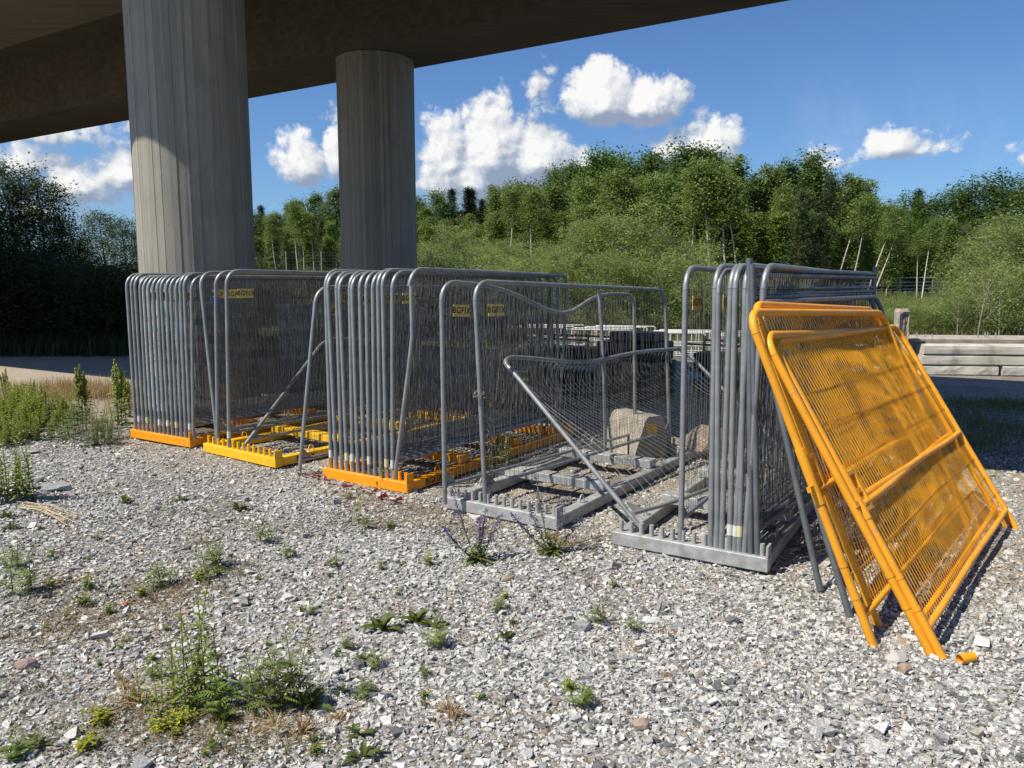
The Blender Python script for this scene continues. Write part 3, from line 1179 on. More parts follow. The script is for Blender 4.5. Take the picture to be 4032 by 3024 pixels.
def bulge(a, b, n):
    n = np.array(tuple(n), float)
    return lambda u, v: n * (a * np.sin(math.pi * u) * np.sin(math.pi * np.clip(v, 0, 1)) + b * np.sin(2 * math.pi * u) * np.sin(math.pi * v))


ORD = ['first', 'second', 'third', 'fourth', 'fifth', 'sixth', 'seventh', 'eighth', 'ninth', 'tenth', 'eleventh', 'twelfth', 'thirteenth', 'fourteenth']
BANDS = [None, bandw, None, bandy, None, None, bandw]
prng = random.Random(3)
# packed row on the first orange rack
for i in range(14):
    f = 1 - i / 13 * .985 - .012
    stack_panel(rack1, f, .004 * i + prng.uniform(-.012, .016), prng.choice([0, 0, .03]), btop=prng.uniform(-.03, .05),
                label=ORD[i] + ' fence panel from the dock weeds in the row on the first orange rack', group='panels packed on the first orange rack',
                deform=bulge(prng.uniform(-.02, .02), prng.uniform(-.012, .012), -rack1.w), band=BANDS[i % 7], mat=galv, h=2.0, jit=.0026, sign=i in (3, 9))
stack_panel(rack1, -.05, .13, label='galvanised fence panel leaning off the right end of the first orange rack', h=2.0, btop=.1, band=None, sign=False)
# loose panels on the yellow rack
stack_panel(rack2, .86, -.20, .02, btop=-.08, label='fence panel with a small blue sticker, tilted against the packed row', h=2.03, blue=True)
stack_panel(rack2, .86, .13, .02, btop=.05, back=.80, label='fence panel on the yellow rack, crossing the tilted one', h=2.03, deform=bulge(.03, .02, -rack2.w))
stack_panel(rack2, .68, .11, .03, btop=.03, back=.70, label='fence panel with a clear yellow sign standing alone on the yellow rack', h=2.03, deform=bulge(-.02, .03, -rack2.w), band=bandw)
dd = rack2.d
fb = rack2.foot(.50) + Z * rack2.top
ft = Vector((-2.50, 10.30, 1.30))
fence_panel(fb, ft, fb + dd * 3.2, ft + dd * 3.1 - Z * .2, 'collapsed fence panel sheared down low over the yellow rack', sign=False,
            deform=bulge(.05, .05, -rack2.w), nw=60)
# panel standing on the gravel between the yellow and the second orange rack
pe = G(1178, 1872)
pt = Vector((-2.045, 8.12, 1.99))
fence_panel(pe, pt, pe + azv(38) * 3.25, pt + azv(38) * 3.25, 'fence panel standing on the gravel left of the taped orange rack', deform=bulge(.03, -.03, azv(128)))
# packed row on the second orange rack
tops = [0, -.05, .0, -.04, .03, -.02, .01, .02, .03, .02, .0, .05]
for i, tp in enumerate(tops):
    f = 1 - (i + .35) / 13.6
    stack_panel(rack3, f, tp, prng.choice([0, .02, .04]), btop=prng.uniform(-.04, .06),
                label=ORD[i] + ' fence panel from the taped end in the packed row on the second orange rack', group='panels packed on the second orange rack',
                deform=bulge(prng.uniform(-.03, .03), prng.uniform(-.02, .02), -rack3.w), band=BANDS[(i * 3 + 1) % 7], h=2.0, jit=.0034, sign=i in (1, 5, 8, 11))


def buckle(v):
    k = .085 * (v / .68 if v < .68 else (1 - v) / .32)
    return np.array(tuple((-rack3.w) * k))


stack_panel(rack3, .14, .25, .04, btop=.12, label='fence panel with its front leg buckled and kinked half way up', kink=buckle, h=2.02, sign=False,
            deform=bulge(.06, .03, -rack3.w), jit=.004, mat=galv)
# the two open panels on the bare rack


def sagrail(u, v):
    g = np.exp(-((u - .50) / .19) ** 2)
    return np.array([0, 0, -1.0]) * (.24 * g * v ** 2) + np.array(tuple(-rack5.w)) * (.10 * g * v - .05 * np.sin(math.pi * u) * np.sin(math.pi * v))


fa = G(1752, 1984, .11)
da = azv(40)
ta = D(1738, 1108, fa.y)
fence_panel(fa, ta, fa + da * 3.2, Vector((fa.x - .02, fa.y, 1.90)) + da * 3.15, 'fence panel with a sagging dented top rail behind the chained panel', deform=sagrail, jit=.004)
fbp = G(1912, 1985, .11)
tb = D(1868, 1108, fbp.y)
tb2 = G(2612, 1790, .11)
chained = fence_panel(fbp, tb, Vector((1.90, 9.10, .12)), D(2618, 1141, 9.10), 'upright fence panel with a hanging chain on its front leg', mid=.575, jit=.003,
                      deform=bulge(.03, .02, -rack5.w))
# the collapsed panel lying across the bare rack


def billow(u, v):
    e = np.clip(np.sin(math.pi * np.clip(u, 0, 1)), 0, 1) ** .5
    s = (v * v * (3 - 2 * v) - v) * 2.3 * e              # wires stand up, fold over flat, then rise to the rail
    b = np.sin(2 * math.pi * v) * e
    return np.array([-1.11, 1.04, 0]) * s + np.array([0, 0, 1.0]) * (-.09 * np.exp(-((u - .38) / .25) ** 2) * v ** 3 + .05 * b) + np.array(tuple(azv(40))) * (.05 * b)


fx = Vector((1.01, 5.76, .135))
fence_panel(fx, Vector((-.10, 6.80, 1.39)), fx + azv(38.5) * 3.3, Vector((2.07, 9.28, 1.25)), 'collapsed fence panel with billowing wires slumped across the galvanised rack',
            deform=billow, seg=16, nw=42, jit=.0008, wr=.0019, vhor=(.24, .42, .60, .80), mat=galv, wm=sunlitwire)
# panels on the last rack
stack_panel(rack4, .555, -.02, .02, btop=.02, label='single fence panel with a sign standing apart in the middle of the galvanised rack', h=2.0)
for i, (f, tp) in enumerate([(.345, -.03), (.30, -.06), (.27, .0), (.215, -.03), (.18, .03), (.15, -.03), (.115, .06)]):
    stack_panel(rack4, f, tp, prng.choice([0, .03]), btop=prng.uniform(-.04, .06), yaw=4,
                label=ORD[i] + ' fence panel after the single one in the close row on the galvanised rack', group='panels packed on the galvanised rack',
                deform=bulge(prng.uniform(-.03, .03), prng.uniform(-.02, .02), -rack4.w), band=BANDS[(i * 2) % 7], h=2.0, sign=i in (0, 3))
for i, (f, tp, hh) in enumerate([(.075, -.09, 2.08), (.03, -.12, 2.04)]):
    stack_panel(rack4, f, tp, 0, btop=.02 - i * .05, yaw=6, label=['older straight-post fence panel, the tallest in its row', 'older straight-post fence panel just behind the orange ones'][i],
                mat=galvdark, h=hh, square=True, sign=False, deform=bulge(.04, -.03, -rack4.w), jit=.005)
# two grey panels leaning on the row
for (bx, ty, lab) in (((3230, 2325), (1.66, 5.30, 1.93), 'weathered grey panel leaning against the galvanised rack, its foot near the rack corner'),
                      ((3345, 2425), (1.60, 5.02, 1.90), 'weathered grey panel leaning under the orange panels, foot beside theirs')):
    b0 = G(*bx)
    t0 = Vector(ty)
    dv_ = azv(38)
    fence_panel(b0, t0, b0 + dv_ * 3.2, t0 + dv_ * 3.15, lab, mat=galvdark, sign=False, jit=.004, deform=bulge(.03, .03, azv(128)))


# orange site gates / panels leaning in front
def orange_panel(BL, TL, BR, TR, label, bracket=True, dense=62, dfm=None, cross=(.31, .70)):
    root, P, nrm = fence_panel(BL, TL, BR, TR, label, mat=orange, wm=orangewire, sign=False, name='orange_panel', rr=.0245, nw=dense, wr=.0026, jit=.0002,
                               bend=.13, deform=dfm, seg=9, vhor=cross)
    o = BL
    MB().tube(P(np.linspace(.008, .992, 10), np.full(10, .46)) + nrm * .004, .021, 10).build('middle_rail', orange, root, o, True)
    du, dv = P(.1, .5) - P(.0, .5), P(0, .6) - P(0, .5)
    du, dv = du / np.linalg.norm(du), dv / np.linalg.norm(dv)
    for vv in ((.14, .155), (.235, .25)):
        MB().tube(P(np.zeros(2), np.array(vv)), .0268, 12, caps=False).build('clamp_ring', orange, root, o, True)
        MB().tube(P(np.ones(2), np.array(vv) + .42), .0268, 12, caps=False).build('clamp_ring', orange, root, o, True)
    if bracket:
        MB().tube(P(np.zeros(4), np.linspace(.42, .585, 4)), .0285, 12).build('hinge_sleeve', orange, root, o, True)
        c = P(0, .5) + du * .085
        m = MB()
        for s in (-1, 1):
            m.box(c + dv * .11 * s - du * .02, du * .055, dv * .012, nrm * .022)
        m.box(c + du * .032, du * .010, dv * .12, nrm * .022)
        m.box(c - du * .01, du * .03, dv * .014, nrm * .014)
        m.build('latch_bracket', orange, root, o)
        MB().box(P(0, .47) - du * .05, du * .03, dv * .016, nrm * .012).build('hinge_lug', orange, root, o)
    return root


def wob(a, b):
    n = np.array(tuple(azv(128)))
    return lambda u, v: n * (a * np.sin(math.pi * u) * np.sin(math.pi * v) + b * np.sin(3 * math.pi * u) * np.sin(math.pi * v))


orange_panel(Vector((2.18, 4.36, 0)), Vector((1.44, 4.63, 1.90)), Vector((4.02, 6.60, 0)), Vector((3.18, 6.83, 1.80)), 'rearmost orange panel of the leaning set', False, 52, dfm=wob(.02, .01))
orange_panel(G(3440, 2545), Vector((1.36, 4.45, 1.86)), Vector((3.86, 6.32, .0)), Vector((3.17, 6.62, 1.78)), 'orange panel with hinge lug, second of the leaning set, steeper than the front pair', True, dfm=wob(-.02, .01), cross=(.2, .36, .62))
orange_panel(G(3668, 2580), Vector((1.46, 4.47, 1.727)), Vector((4.14, 6.25, 0)), Vector((3.33, 6.80, 1.625)), 'orange panel pressed against the back of the front one', False, dfm=wob(.015, -.008))
orange_panel(G(3712, 2592), Vector((1.545, 4.575, 1.678)), Vector((4.20, 6.20, 0)), Vector((3.44, 6.90, 1.645)), 'front orange panel of the leaning set with latch bracket and middle rail', True, dfm=wob(-.012, .01), cross=(.17, .25, .34, .585, .70, .82))

# ------------------------------------------------------------------ small things round the racks
ch = empty('chain', fbp, 'steel chain with padlock hanging down the leg of an open panel', 'chain')
lm = MB().tube([(.012 * math.cos(a), 0, .021 * math.sin(a)) for a in np.linspace(0, 2 * math.pi, 11)[:-1]], .0048, 5, closed=True).mesh('link', True)
lm.materials.append(chainm)
legt = lambda z: fbp.lerp(tb, (z - fbp.z) / (tb.z - fbp.z))
path = []
for k in range(10):       # loop round the leg
    a = k / 10 * 2 * math.pi
    c = legt(1.10 + .03 * math.sin(a))
    path.append((c + azv(128) * (.045 * math.cos(a)) + azv(40) * (.05 * math.sin(a)) - Z * (.06 if math.sin(a) > .3 else 0), a))
for k in range(27):
    z = 1.04 - k * .033
    path.append((legt(z) + azv(128) * .035 + azv(40) * (.045 + .012 * math.sin(k * .4)), k * .5))
for i, (p, a) in enumerate(path):
    ob = bpy.data.objects.new('link', lm)
    col.objects.link(ob)
    ob.parent = ch
    ob.location = p - fbp
    ob.rotation_euler = (0 if i > 9 else 1.2, 0, (i % 2) * math.pi / 2 + a * .2)
pl = MB().bbox(legt(1.0) + azv(128) * .055 + azv(40) * .07, azv(40) * .022, Z * .02, azv(128) * .009, .004).build('padlock', brassm, ch, fbp)
sc_ = legt(1.035) + azv(128) * .055 + azv(40) * .07
MB().tube([sc_ + azv(40) * (.015 * math.cos(a)) + Z * (-.012 + .022 * math.sin(a)) for a in np.linspace(0, math.pi, 8)], .0035, 6).build('shackle', chainm, pl, fbp, True)

# red and white barrier tape crumpled at the foot of the second orange rack
tp_pts = []
A0, A1 = G(1190, 1868), G(1600, 1985)
for k in range(60):
    t = k / 59
    p = A0.lerp(A1, t) + azv(215) * (.035 + .05 * math.sin(t * 9) * math.sin(t * 23) + .03 * math.sin(t * 40))
    tp_pts.append(p + Z * (.034 + .016 * abs(math.sin(t * 31)) + .012 * math.sin(t * 57)))
Vt, Tt = [], []
for k, p in enumerate(tp_pts):
    tw = .7 * math.sin(k * .45) + .4 * math.sin(k * 1.3)
    ax = (azv(215) * math.cos(tw) + Z * abs(math.sin(tw)) * .8) * .055
    Vt += [p, p + ax + Z * .006]
    Tt += [k / 59] * 2
tape = MB().add([tuple(q) for q in Vt], [(2 * i, 2 * i + 2, 2 * i + 3, 2 * i + 1) for i in range(59)], np.array(Tt)).build('barrier_tape', tapem, None, A0)
tag(tape, 'crumpled red and white barrier tape lying along the orange rack', 'tape')

wbp = G(2060, 1893)
tag(MB().box(wbp + Z * .035, azv(58) * .26, azv(148) * .07, Z * .006).build('white_board', boardm, None, wbp), 'thin white board lying between the orange and galvanised racks', 'board')
pp = G(3805, 2612)
pm_ = MB().tube([pp + Z * .028 - azv(75) * .045, pp + Z * .032 + azv(75) * .045], [.026, .027], 14, caps=False)
pm_.tube([pp + Z * .032 + azv(75) * .0455, pp + Z * .028 - azv(75) * .045], [.022, .022], 14, caps=False)
cap_ = pm_.build('pipe_stub', orange, None, pp, True)
tag(cap_, 'short cut stub of orange pipe lying on the gravel', 'pipe')

# concrete barrier end with yellow stickers
cb = G(2560, 1805)
cbe = empty('concrete_block', cb, 'tapered concrete barrier end with yellow stickers behind the bare rack', 'concrete block')
ux, uy = azv(60), azv(150)
prof = [(-.27, 0), (.24, 0), (.24, .12), (.18, .46), (.13, .50), (-.05, .50), (-.10, .46)]
V = [tuple(cb + ux * s + uy * w + Z * z) for w in (.02, -.62) for s, z in prof]
k = len(prof)
m = MB().add(V, [(i, (i + 1) % k, k + (i + 1) % k, k + i) for i in range(k)])
m.f.append(np.array([list(range(k))[::-1]]))
m.f.append(np.array([list(range(k, 2 * k))]))
m.build('body', concgrime, cbe, cb)
stick = simple('reflective_yellow', (.85, .45, .02), .5)
MB().box(cb + ux * -.0 + uy * .023 + Z * .34, ux * .075, uy * .002, Z * .075).build('sticker', stick, cbe, cb)
MB().box(cb + ux * .208 - uy * .25 + Z * .31, uy * .2, (ux + Z * .21).normalized() * .002, (Z - ux * .21).normalized() * .09).build('sticker', stick, cbe, cb)
rock('boulder', gz(G(2755, 1790)), (.34, .3, .27), rockm, 'split brown boulder behind the panel rack', 21, .5)
rock('boulder', gz(G(2850, 1740)), (.3, .26, .2), rockm, 'rough tan boulder behind the split one', 22, 1.1)

# pallets with black crates in the shade
PG = D(2480, 1400, 13.6)
pg = Vector((2.15, 13.4, float(hgt(2.15, 13.4))))
pu, pw = azv(122), azv(32)
for k in range(5):
    z0 = pg.z + k * .145
    pe_ = empty('pallet', pg + Z * (k * .145), ['wooden pallet at the bottom of the shaded stack', 'wooden pallet second from the bottom of the shaded stack', 'wooden pallet in the middle of the shaded stack',
                                              'wooden pallet second from the top of the shaded stack', 'wooden pallet directly under the black crate'][k], 'pallet', 'pallets stacked in the shade')
    pe_['group'] = 'pallets stacked in the shade'
    o = pg + Z * (k * .145)
    for j in range(3):
        for i in range(3):
            MB().box(o + pu * (-.52 + .52 * j) + pw * (.36 * (i - 1)) + Z * .05, pu * .07, pw * .05, Z * .049).build('block', woodm, pe_, o)
    for j in range(7):
        MB().box(o + pu * (-.54 + .18 * j) + Z * .12, pu * .06, pw * .42, Z * .0195).build('board', woodm, pe_, o)
co = pg + Z * .73
cr = empty('black_crate', co, 'large black ribbed plastic crate with a raised lid on pallets', 'crate')
MB().bbox(co + Z * .16, pu * .56, pw * .40, Z * .158, .02).build('body', plasticblack, cr, co)
for j in range(12):
    MB().box(co + pu * (-.5 + j * .091) - pw * .402 + Z * .16, pu * .012, pw * .008, Z * .14).build('rib', plasticblack, cr, co)
MB().bbox(co + pu * .06 + Z * .40, pu * .42, pw * .32, Z * .078, .02).build('lid', plasticblack, cr, co)
for q, lab in (((-1.5, .1), 'dark steel transport frame left of the black crate'), ((1.75, .3), 'dark steel transport frame right of the black crate')):
    o = pg + pu * q[0] + pw * q[1]
    o.z = float(hgt(o.x, o.y))
    fr_ = empty('steel_frame', o, lab, 'frame')
    for sx in (-1, 1):
        for sy in (-1, 1):
            MB().tube([o + pu * .78 * sx + pw * .5 * sy, o + pu * .78 * sx + pw * .5 * sy + Z * 1.12], .022, 8).build('post', darksteel, fr_, o, True)
    for z in (.18, .62, 1.05):
        for sy in (-1, 1):
            MB().tube([o - pu * .8 + pw * .5 * sy + Z * z, o + pu * .8 + pw * .5 * sy + Z * z], .02, 8).build('rail', darksteel, fr_, o, True)
    for z in (.20, .64):
        MB().box(o + Z * z, pu * .75, pw * .46, Z * .012).build('shelf', darksteel, fr_, o)
    for j in range(5):
        for z in (.21, .66):
            MB().bbox(o + pu * (-.6 + .3 * j) + Z * (z + .12), pu * .11, pw * .3, Z * .11, .015).build('rubber_foot', plasticblack, fr_, o)


# rows of white traffic barriers standing in the sun beyond
def barrier_proto():
    root = empty('traffic_barrier', (0, 0, 0), 'white tubular traffic barrier with red bands standing in a row', 'barrier')
    for x in (-1, 1):
        MB().tube([(x * .95, 0, 0), (x * .95, 0, .92)], .03, 8).build('post', whitepl, root, None, True)
        MB().tube([(x * .95, 0, .60), (x * .95, 0, .72)], .034, 8).build('red_band', redpl, root, None, True)
        MB().box((x * .95, 0, .02), (.04, 0, 0), (0, .25, 0), (0, 0, .02)).build('foot', darksteel, root)
    MB().tube([(-.95, 0, .92), (-.9, 0, .98), (.9, 0, .98), (.95, 0, .92)], .03, 8).build('top_rail', whitepl, root, None, True)
    MB().tube([(-.94, 0, .5), (.94, 0, .5)], .022, 8).build('middle_rail', whitepl, root, None, True)
    for x in np.linspace(-.6, .6, 4):
        MB().tube([(x, 0, .1), (x, 0, .965)], .016, 6).build('bar', whitepl, root, None, True)
    MB().tube([(-.94, 0, .12), (.94, 0, .12)], .022, 8).build('bottom_rail', whitepl, root, None, True)
    return root


bp = barrier_proto()
for row in range(4):
    for j in range(4):
        x = .4 + j * 2.05 + row * .35 + prng.uniform(-.1, .1)
        y = 22.6 + row * .75 - j * .5
        place(bp, USED, (x, y, float(hgt(x, y))), R(-14 + prng.uniform(-4, 4)), (1, 1, .74), 'white tubular traffic barrier with red bands standing in the sunny rows', 'white traffic barriers in rows')

# pale concrete block seen through the mesh under the bridge
wb0 = Vector((-5.9, 21.0, float(hgt(-5.9, 21))))
wbe = empty('concrete_cabinet', wb0, 'pale grey concrete cabinet in the shade behind the yellow rack', 'cabinet')
MB().bbox(wb0 + Z * .71, azv(100) * .36, azv(10) * .3, Z * .71, .02).build('body', conclight, wbe, wb0)
MB().bbox(wb0 + Z * 1.46, azv(100) * .4, azv(10) * .34, Z * .04, .015).build('lid', conclight, wbe, wb0)

# long concrete edge beams stacked on the right
BU = azv(96)      # along the beams
BW = azv(6)
B0 = G(3628, 1492, -.12)
B0.z = float(hgt(B0.x, B0.y))
B0 = Vector((B0.x * 1.04, B0.y * 1.04, 0))
B0.z = float(hgt(B0.x + 1, B0.y))


def edge_beam(start, length, z0, label, h=.235, seed=1, mat=concb, depth=.42, broken=False):
    o = start + Z * (z0)
    prof = [(.02, 0), (.0, h * .10), (.0, h * .5), (.012, h * .84), (.05, h), (depth, h), (depth, 0)]
    n = 14
    q = np.random.default_rng(seed)
    V = []
    k = len(prof)
    for i in range(n + 1):
        t = length * i / n
        e = q.normal(0, .004, (k, 2))
        c = q.normal(0, .03) if (broken and i in (0, n)) else 0
        for j, (s, z) in enumerate(prof):
            jag = q.uniform(-.06, .0) * (1 if i == 0 else -1) if broken and i in (0, n) else 0
            p = o + BU * (t - jag) + BW * (s + e[j, 0]) + Z * (z + (e[j, 1] if 0 < j < 6 else 0))
            V.append(tuple(p))
    F = [(i * k + j, i * k + (j + 1) % k, (i + 1) * k + (j + 1) % k, (i + 1) * k + j) for i in range(n) for j in range(k)]
    m = MB().add(V, F)
    m.f.append(np.array([list(range(k))[::-1]]))
    m.f.append(np.array([list(range(n * k, n * k + k))]))
    return tag(m.build('concrete_beam', mat, None, o), label, 'concrete beam')


edge_beam(B0 + BU * .02, 7.2, .50, 'long pale concrete beam on top of the stack by the dark gravel', seed=1)
edge_beam(B0, 7.0, .255, 'long concrete beam in the middle of the stack', seed=2)
edge_beam(B0 - BU * .02, 1.75, .01, 'short broken concrete beam at the bottom of the stack', seed=3, broken=True)
edge_beam(B0 + BU * 1.80 - BW * .03, 1.6, .01, 'grey concrete segment inserted in the bottom course of the stack', seed=4, mat=conclight)
edge_beam(B0 + BU * 3.46, 3.5, .01, 'concrete beam at the right of the bottom course', seed=5)
edge_beam(B0 - BU * 2.3 + BW * .1, 2.12, .46, 'concrete beam with ragged broken end, upper one of the left pair', seed=6, broken=True)
edge_beam(B0 - BU * 2.35 + BW * .08, 2.05, .20, 'concrete beam with broken end, lower one of the left pair', seed=7, broken=True)
for k in (0, 1):     # bearers under the left pair
    o = B0 - BU * (2.0 - k * 1.3) + BW * .3
    tag(MB().box(o + Z * .1, BU * .09, BW * .2, Z * .098).build('timber_bearer', woodm, None, o), 'dark timber bearer under the left pair of broken beams', 'bearer', 'bearers under the broken beams')
# brown slab row behind with anchor bolts
so = B0 + BW * .62 - BU * .6
sl = empty('brown_slab', so, 'long brown concrete slab with anchor bolts behind the beam stack', 'slab')
MB().bbox(so + BU * 4.1 + BW * .7 + Z * .42, BU * 4.1, BW * .68, Z * .42, .02).build('body', concbrown, sl, so)
for t in (.62, .82, 1.02, 1.18, 2.25, 2.42, 2.48, 2.66, 3.55, 3.72, 4.05, 4.22, 5.4, 5.6):
    hh = .13 if t not in (1.02, 1.18, 4.05, 4.22) else .09
    b = so + BU * t + BW * .35 + Z * .84
    MB().tube([b, b + Z * hh], .016, 8).build('bolt', boltm, sl, so, True)
MB().box(so + BU * 3.64 + BW * .35 + Z * .856, BU * .19, BW * .08, Z * .012).build('anchor_plate', boltm, sl, so)
# upright broken post standing on the left pair
po = B0 - BU * .43 + BW * .28 + Z * .697
pst = empty('broken_post', po, 'upright broken concrete post with hollow face standing on the beams', 'post')
q = np.random.default_rng(9)
nz, nk = 12, 20
V, F = [], []
for i in range(nz + 1):
    z = .86 * i / nz
    for j in range(nk):
        a = 2 * math.pi * j / nk
        c, s = math.cos(a), math.sin(a)
        rx = .15 * np.sign(c) * abs(c) ** .45
        ry = .13 * np.sign(s) * abs(s) ** .45
        dent = .05 if (s < -.3 and -.1 < c < .75 and 1 < i < nz - 1) else 0
        notch = .012 if i in (7,) else 0
        kk = 1 - notch * 4 + q.normal(0, .025) - (.18 if i == nz else 0)
        p = po + BU * (rx * kk) + BW * (ry * kk + dent) + Z * (z + q.normal(0, .006))
        V.append(tuple(p))
for i in range(nz):
    for j in range(nk):
        F.append((i * nk + j, i * nk + (j + 1) % nk, (i + 1) * nk + (j + 1) % nk, (i + 1) * nk + j))
m = MB().add(V, F)
m.f.append(np.array([list(range(nz * nk, nz * nk + nk))]))
m.build('body', concbrown, pst, po)
MB().tube([po + BU * .04 - BW * .09 + Z * .02, po + BU * .05 - BW * .085 + Z * .80], .008, 6).build('rebar', rustm, pst, po)
bo = B0 - BU * .08 + BW * .3 + Z * .74
tag(MB().bbox(bo + Z * .03, BU * .2, BW * .12, Z * .028, .02).build('black_plate', plasticblack, None, bo), 'flat black plate lying on the broken beams beside the post', 'plate')

# steel bridge railing on the far bank
rl = Vector((24.0, 56.0, 0))
rail_root = empty('guard_rail', (rl.x, rl.y, 1.2), 'grey steel guard rail with several horizontal bars beyond the bushes', 'guard rail')
ro = Vector((rl.x, rl.y, 1.2))
ra_, rb_ = Vector((22.5, 55.0, 1.25)), Vector((44, 63.0, 1.5))
nn = 14
for i in range(nn + 1):
    p = ra_.lerp(rb_, i / nn)
    MB().box(p + Z * .6, Vector((.05, 0, 0)), Vector((0, .05, 0)), Z * .62).build('post', galvrack, rail_root, ro)
for z in (.35, .60, .85, 1.18):
    MB().tube([ra_ + Z * z - Vector((0, .07, 0)), rb_ + Z * z - Vector((0, .07, 0))], .045, 6).build('rail', galvrack, rail_root, ro, True)
MB().box((ra_ + rb_) / 2 - Z * .1, (rb_ - ra_) / 2, Vector((0, .25, 0)), Z * .14).build('kerb_beam', conclight, rail_root, ro)

# wire fence on the bank in the left gap
fo = Vector((-16.5, 44.0, 0))
wf = empty('wire_fence', (fo.x, fo.y, float(hgt(fo.x, fo.y))), 'thin grey wire fence on posts at the edge of the birch wood', 'fence')
fo.z = float(hgt(fo.x, fo.y))
fpts = [Vector((-19 + 2.0 * i, 44.5 + .12 * i, 0)) for i in range(10)]
for p in fpts:
    p.z = float(hgt(p.x, p.y))
    MB().tube([p, p + Z * 1.55], .035, 6).build('post', galvrack, wf, fo, True)
m = MB()
for a, b in zip(fpts[:-1], fpts[1:]):
    for z in np.linspace(.12, 1.5, 9):
        m.tube([a + Z * z, b + Z * z], .006, 3, caps=False)
    for t in np.linspace(.08, .92, 11):
        c = a.lerp(b, t)
        m.tube([c + Z * .1, c + Z * 1.5], .005, 3, caps=False)
m.build('wire_mesh', wirem, wf, fo)['kind'] = 'stuff'

# ------------------------------------------------------------------ trees


def leaf_quads(C, size, r, up=.5, aspect=.55, sjit=.35, tone=None):
    """diamond leaves at centres C"""
    n = len(C)
    nr = r.normal(size=(n, 3))
    nr /= np.linalg.norm(nr, axis=1, keepdims=True)
    nr[:, 2] = np.abs(nr[:, 2]) * 1.0 + up
    nr /= np.linalg.norm(nr, axis=1, keepdims=True)
    a = r.normal(size=(n, 3))
    a -= nr * (a * nr).sum(1, keepdims=True)
    a /= np.linalg.norm(a, axis=1, keepdims=True)
    b = np.cross(nr, a)
    s = size * (1 + r.uniform(-sjit, sjit, (n, 1)))
    V = np.stack([C - a * s * .5, C + b * s * .5 * aspect + nr * s * .06, C + a * s * .5, C - b * s * .5 * aspect + nr * s * .06], 1).reshape(-1, 3)
    F = np.arange(n * 4).reshape(n, 4)
    t = np.repeat(np.clip(r.normal(.5, .26, n) if tone is None else tone + r.normal(0, .12, n), 0, 1), 4)
    return V, F, t


def make_tree(name, label, cat, h, base, prof, nb, nl, lsize, lmat, bmat, seed, trunk_r=.11, lean=0., up=.5, aspect=.6, droop=.15, rise=.5, clump=.30,
              bend=.25, wiggle=1.0, bmat2=None, blen=1.0, dead=0):
    """trunk, limbs and a crown of separate leaf faces in clumps along the limbs; prof(t) = crown radius at height fraction t"""
    r = np.random.default_rng(seed)
    root = empty(name, (0, 0, 0), label, cat)
    zs = np.linspace(0, 1, 12)
    ph = r.uniform(0, 6.28)
    ax = lambda z: np.array([lean * h * z + bend * wiggle * math.sin(z * 2.3 + ph) * z, bend * wiggle * math.cos(z * 1.9 + ph * 2) * z - bend * wiggle * math.cos(ph * 2) * z * .5, h * z])
    MB().tube([ax(z) for z in zs], [trunk_r * (1 - z * .88) for z in zs], 8).build('trunk', bmat, root, None, True)
    br = MB()
    C, TN = [], []
    for i in range(nb):
        t = base + (1 - base) * ((i + r.random()) / nb) ** .9 * .97
        az = i * 2.399 + r.uniform(-.5, .5)
        R_ = prof(t) * r.uniform(.66, 1.12) * (1 + .22 * math.sin(3 * az + ph + 7 * t))
        p0 = ax(max(.03, t - .10 * rise * R_ / max(1., h * .1)))
        dirv = np.array([math.cos(az), math.sin(az), 0])
        m = 6
        pts = []
        for k in range(m):
            s = k / (m - 1)
            pts.append(p0 + dirv * (R_ * s) + np.array([0, 0, 1]) * (R_ * (rise * s - droop * 2 * s * s)) + r.normal(0, .04 * R_, 3) * s)
        br.tube(pts, [max(.008, trunk_r * .33 * (1 - t * .6) * (1 - s * .85)) for s in np.linspace(0, 1, m)], 4, caps=False)
        pts = np.array(pts)
        # clumps of leaves along the outer part of the limb
        nc = max(2, int(3 + R_ * 1.6))
        for c in range(nc):
            s = r.uniform(.25, 1.05) ** .7
            q = min(m - 1.001, s * (m - 1))
            k = int(q)
            cc = pts[k] * (1 - q + k) + pts[min(m - 1, k + 1)] * (q - k) + r.normal(0, .16 * R_ + .08, 3)
            w = clump * r.uniform(.6, 1.4)
            k = max(3, int(nl / nb / nc * r.uniform(.4, 1.6)))
            C.append(cc + r.normal(0, 1, (k, 3)) * np.array([w, w, w * .75]))
            TN.append(np.full(k, r.uniform(.12, .9)))
    br.build('limbs', bmat2 or bmat, root, None, True)
    C = np.concatenate(C)
    V, F, t = leaf_quads(C, lsize, r, up, aspect, tone=np.concatenate(TN))
    MB().add(V, F, t).build('crown', lmat, root)
    if dead:
        pass
    return root


dome = lambda rm, p=.55, lo=.35: (lambda t: rm * max(.06, math.sin(math.pi * min(1, max(0, (t - lo) / (1 - lo)) * .86 + .12)) ** p))
T_birch = [make_tree('birch_tree', 'slender birch', 'tree', 12.5, .22, lambda t: 1.75 * (1.08 - t) ** .55 * (.55 + t * .5), 62, 8000, .24, L_birch, birchm, 31 + k, .085, bend=.35,
                     droop=.25, rise=.7, clump=.33, bmat2=barkm) for k in range(3)]
T_aspen = [make_tree('aspen_tree', 'tall aspen', 'tree', 14, .18, dome(2.5, .6, .15), 66, 12000, .28, L_aspen, barkm, 41 + k, .16, bend=.4, droop=.05, rise=.8, clump=.52) for k in range(3)]
T_oak = [make_tree('maple_tree', 'dense maple', 'tree', 12, .12, dome(4.2, .5, .05), 80, 13000, .27, L_oak, barkm, 51 + k, .24, bend=.3, droop=.1, rise=.45, clump=.55, up=.9) for k in range(2)]
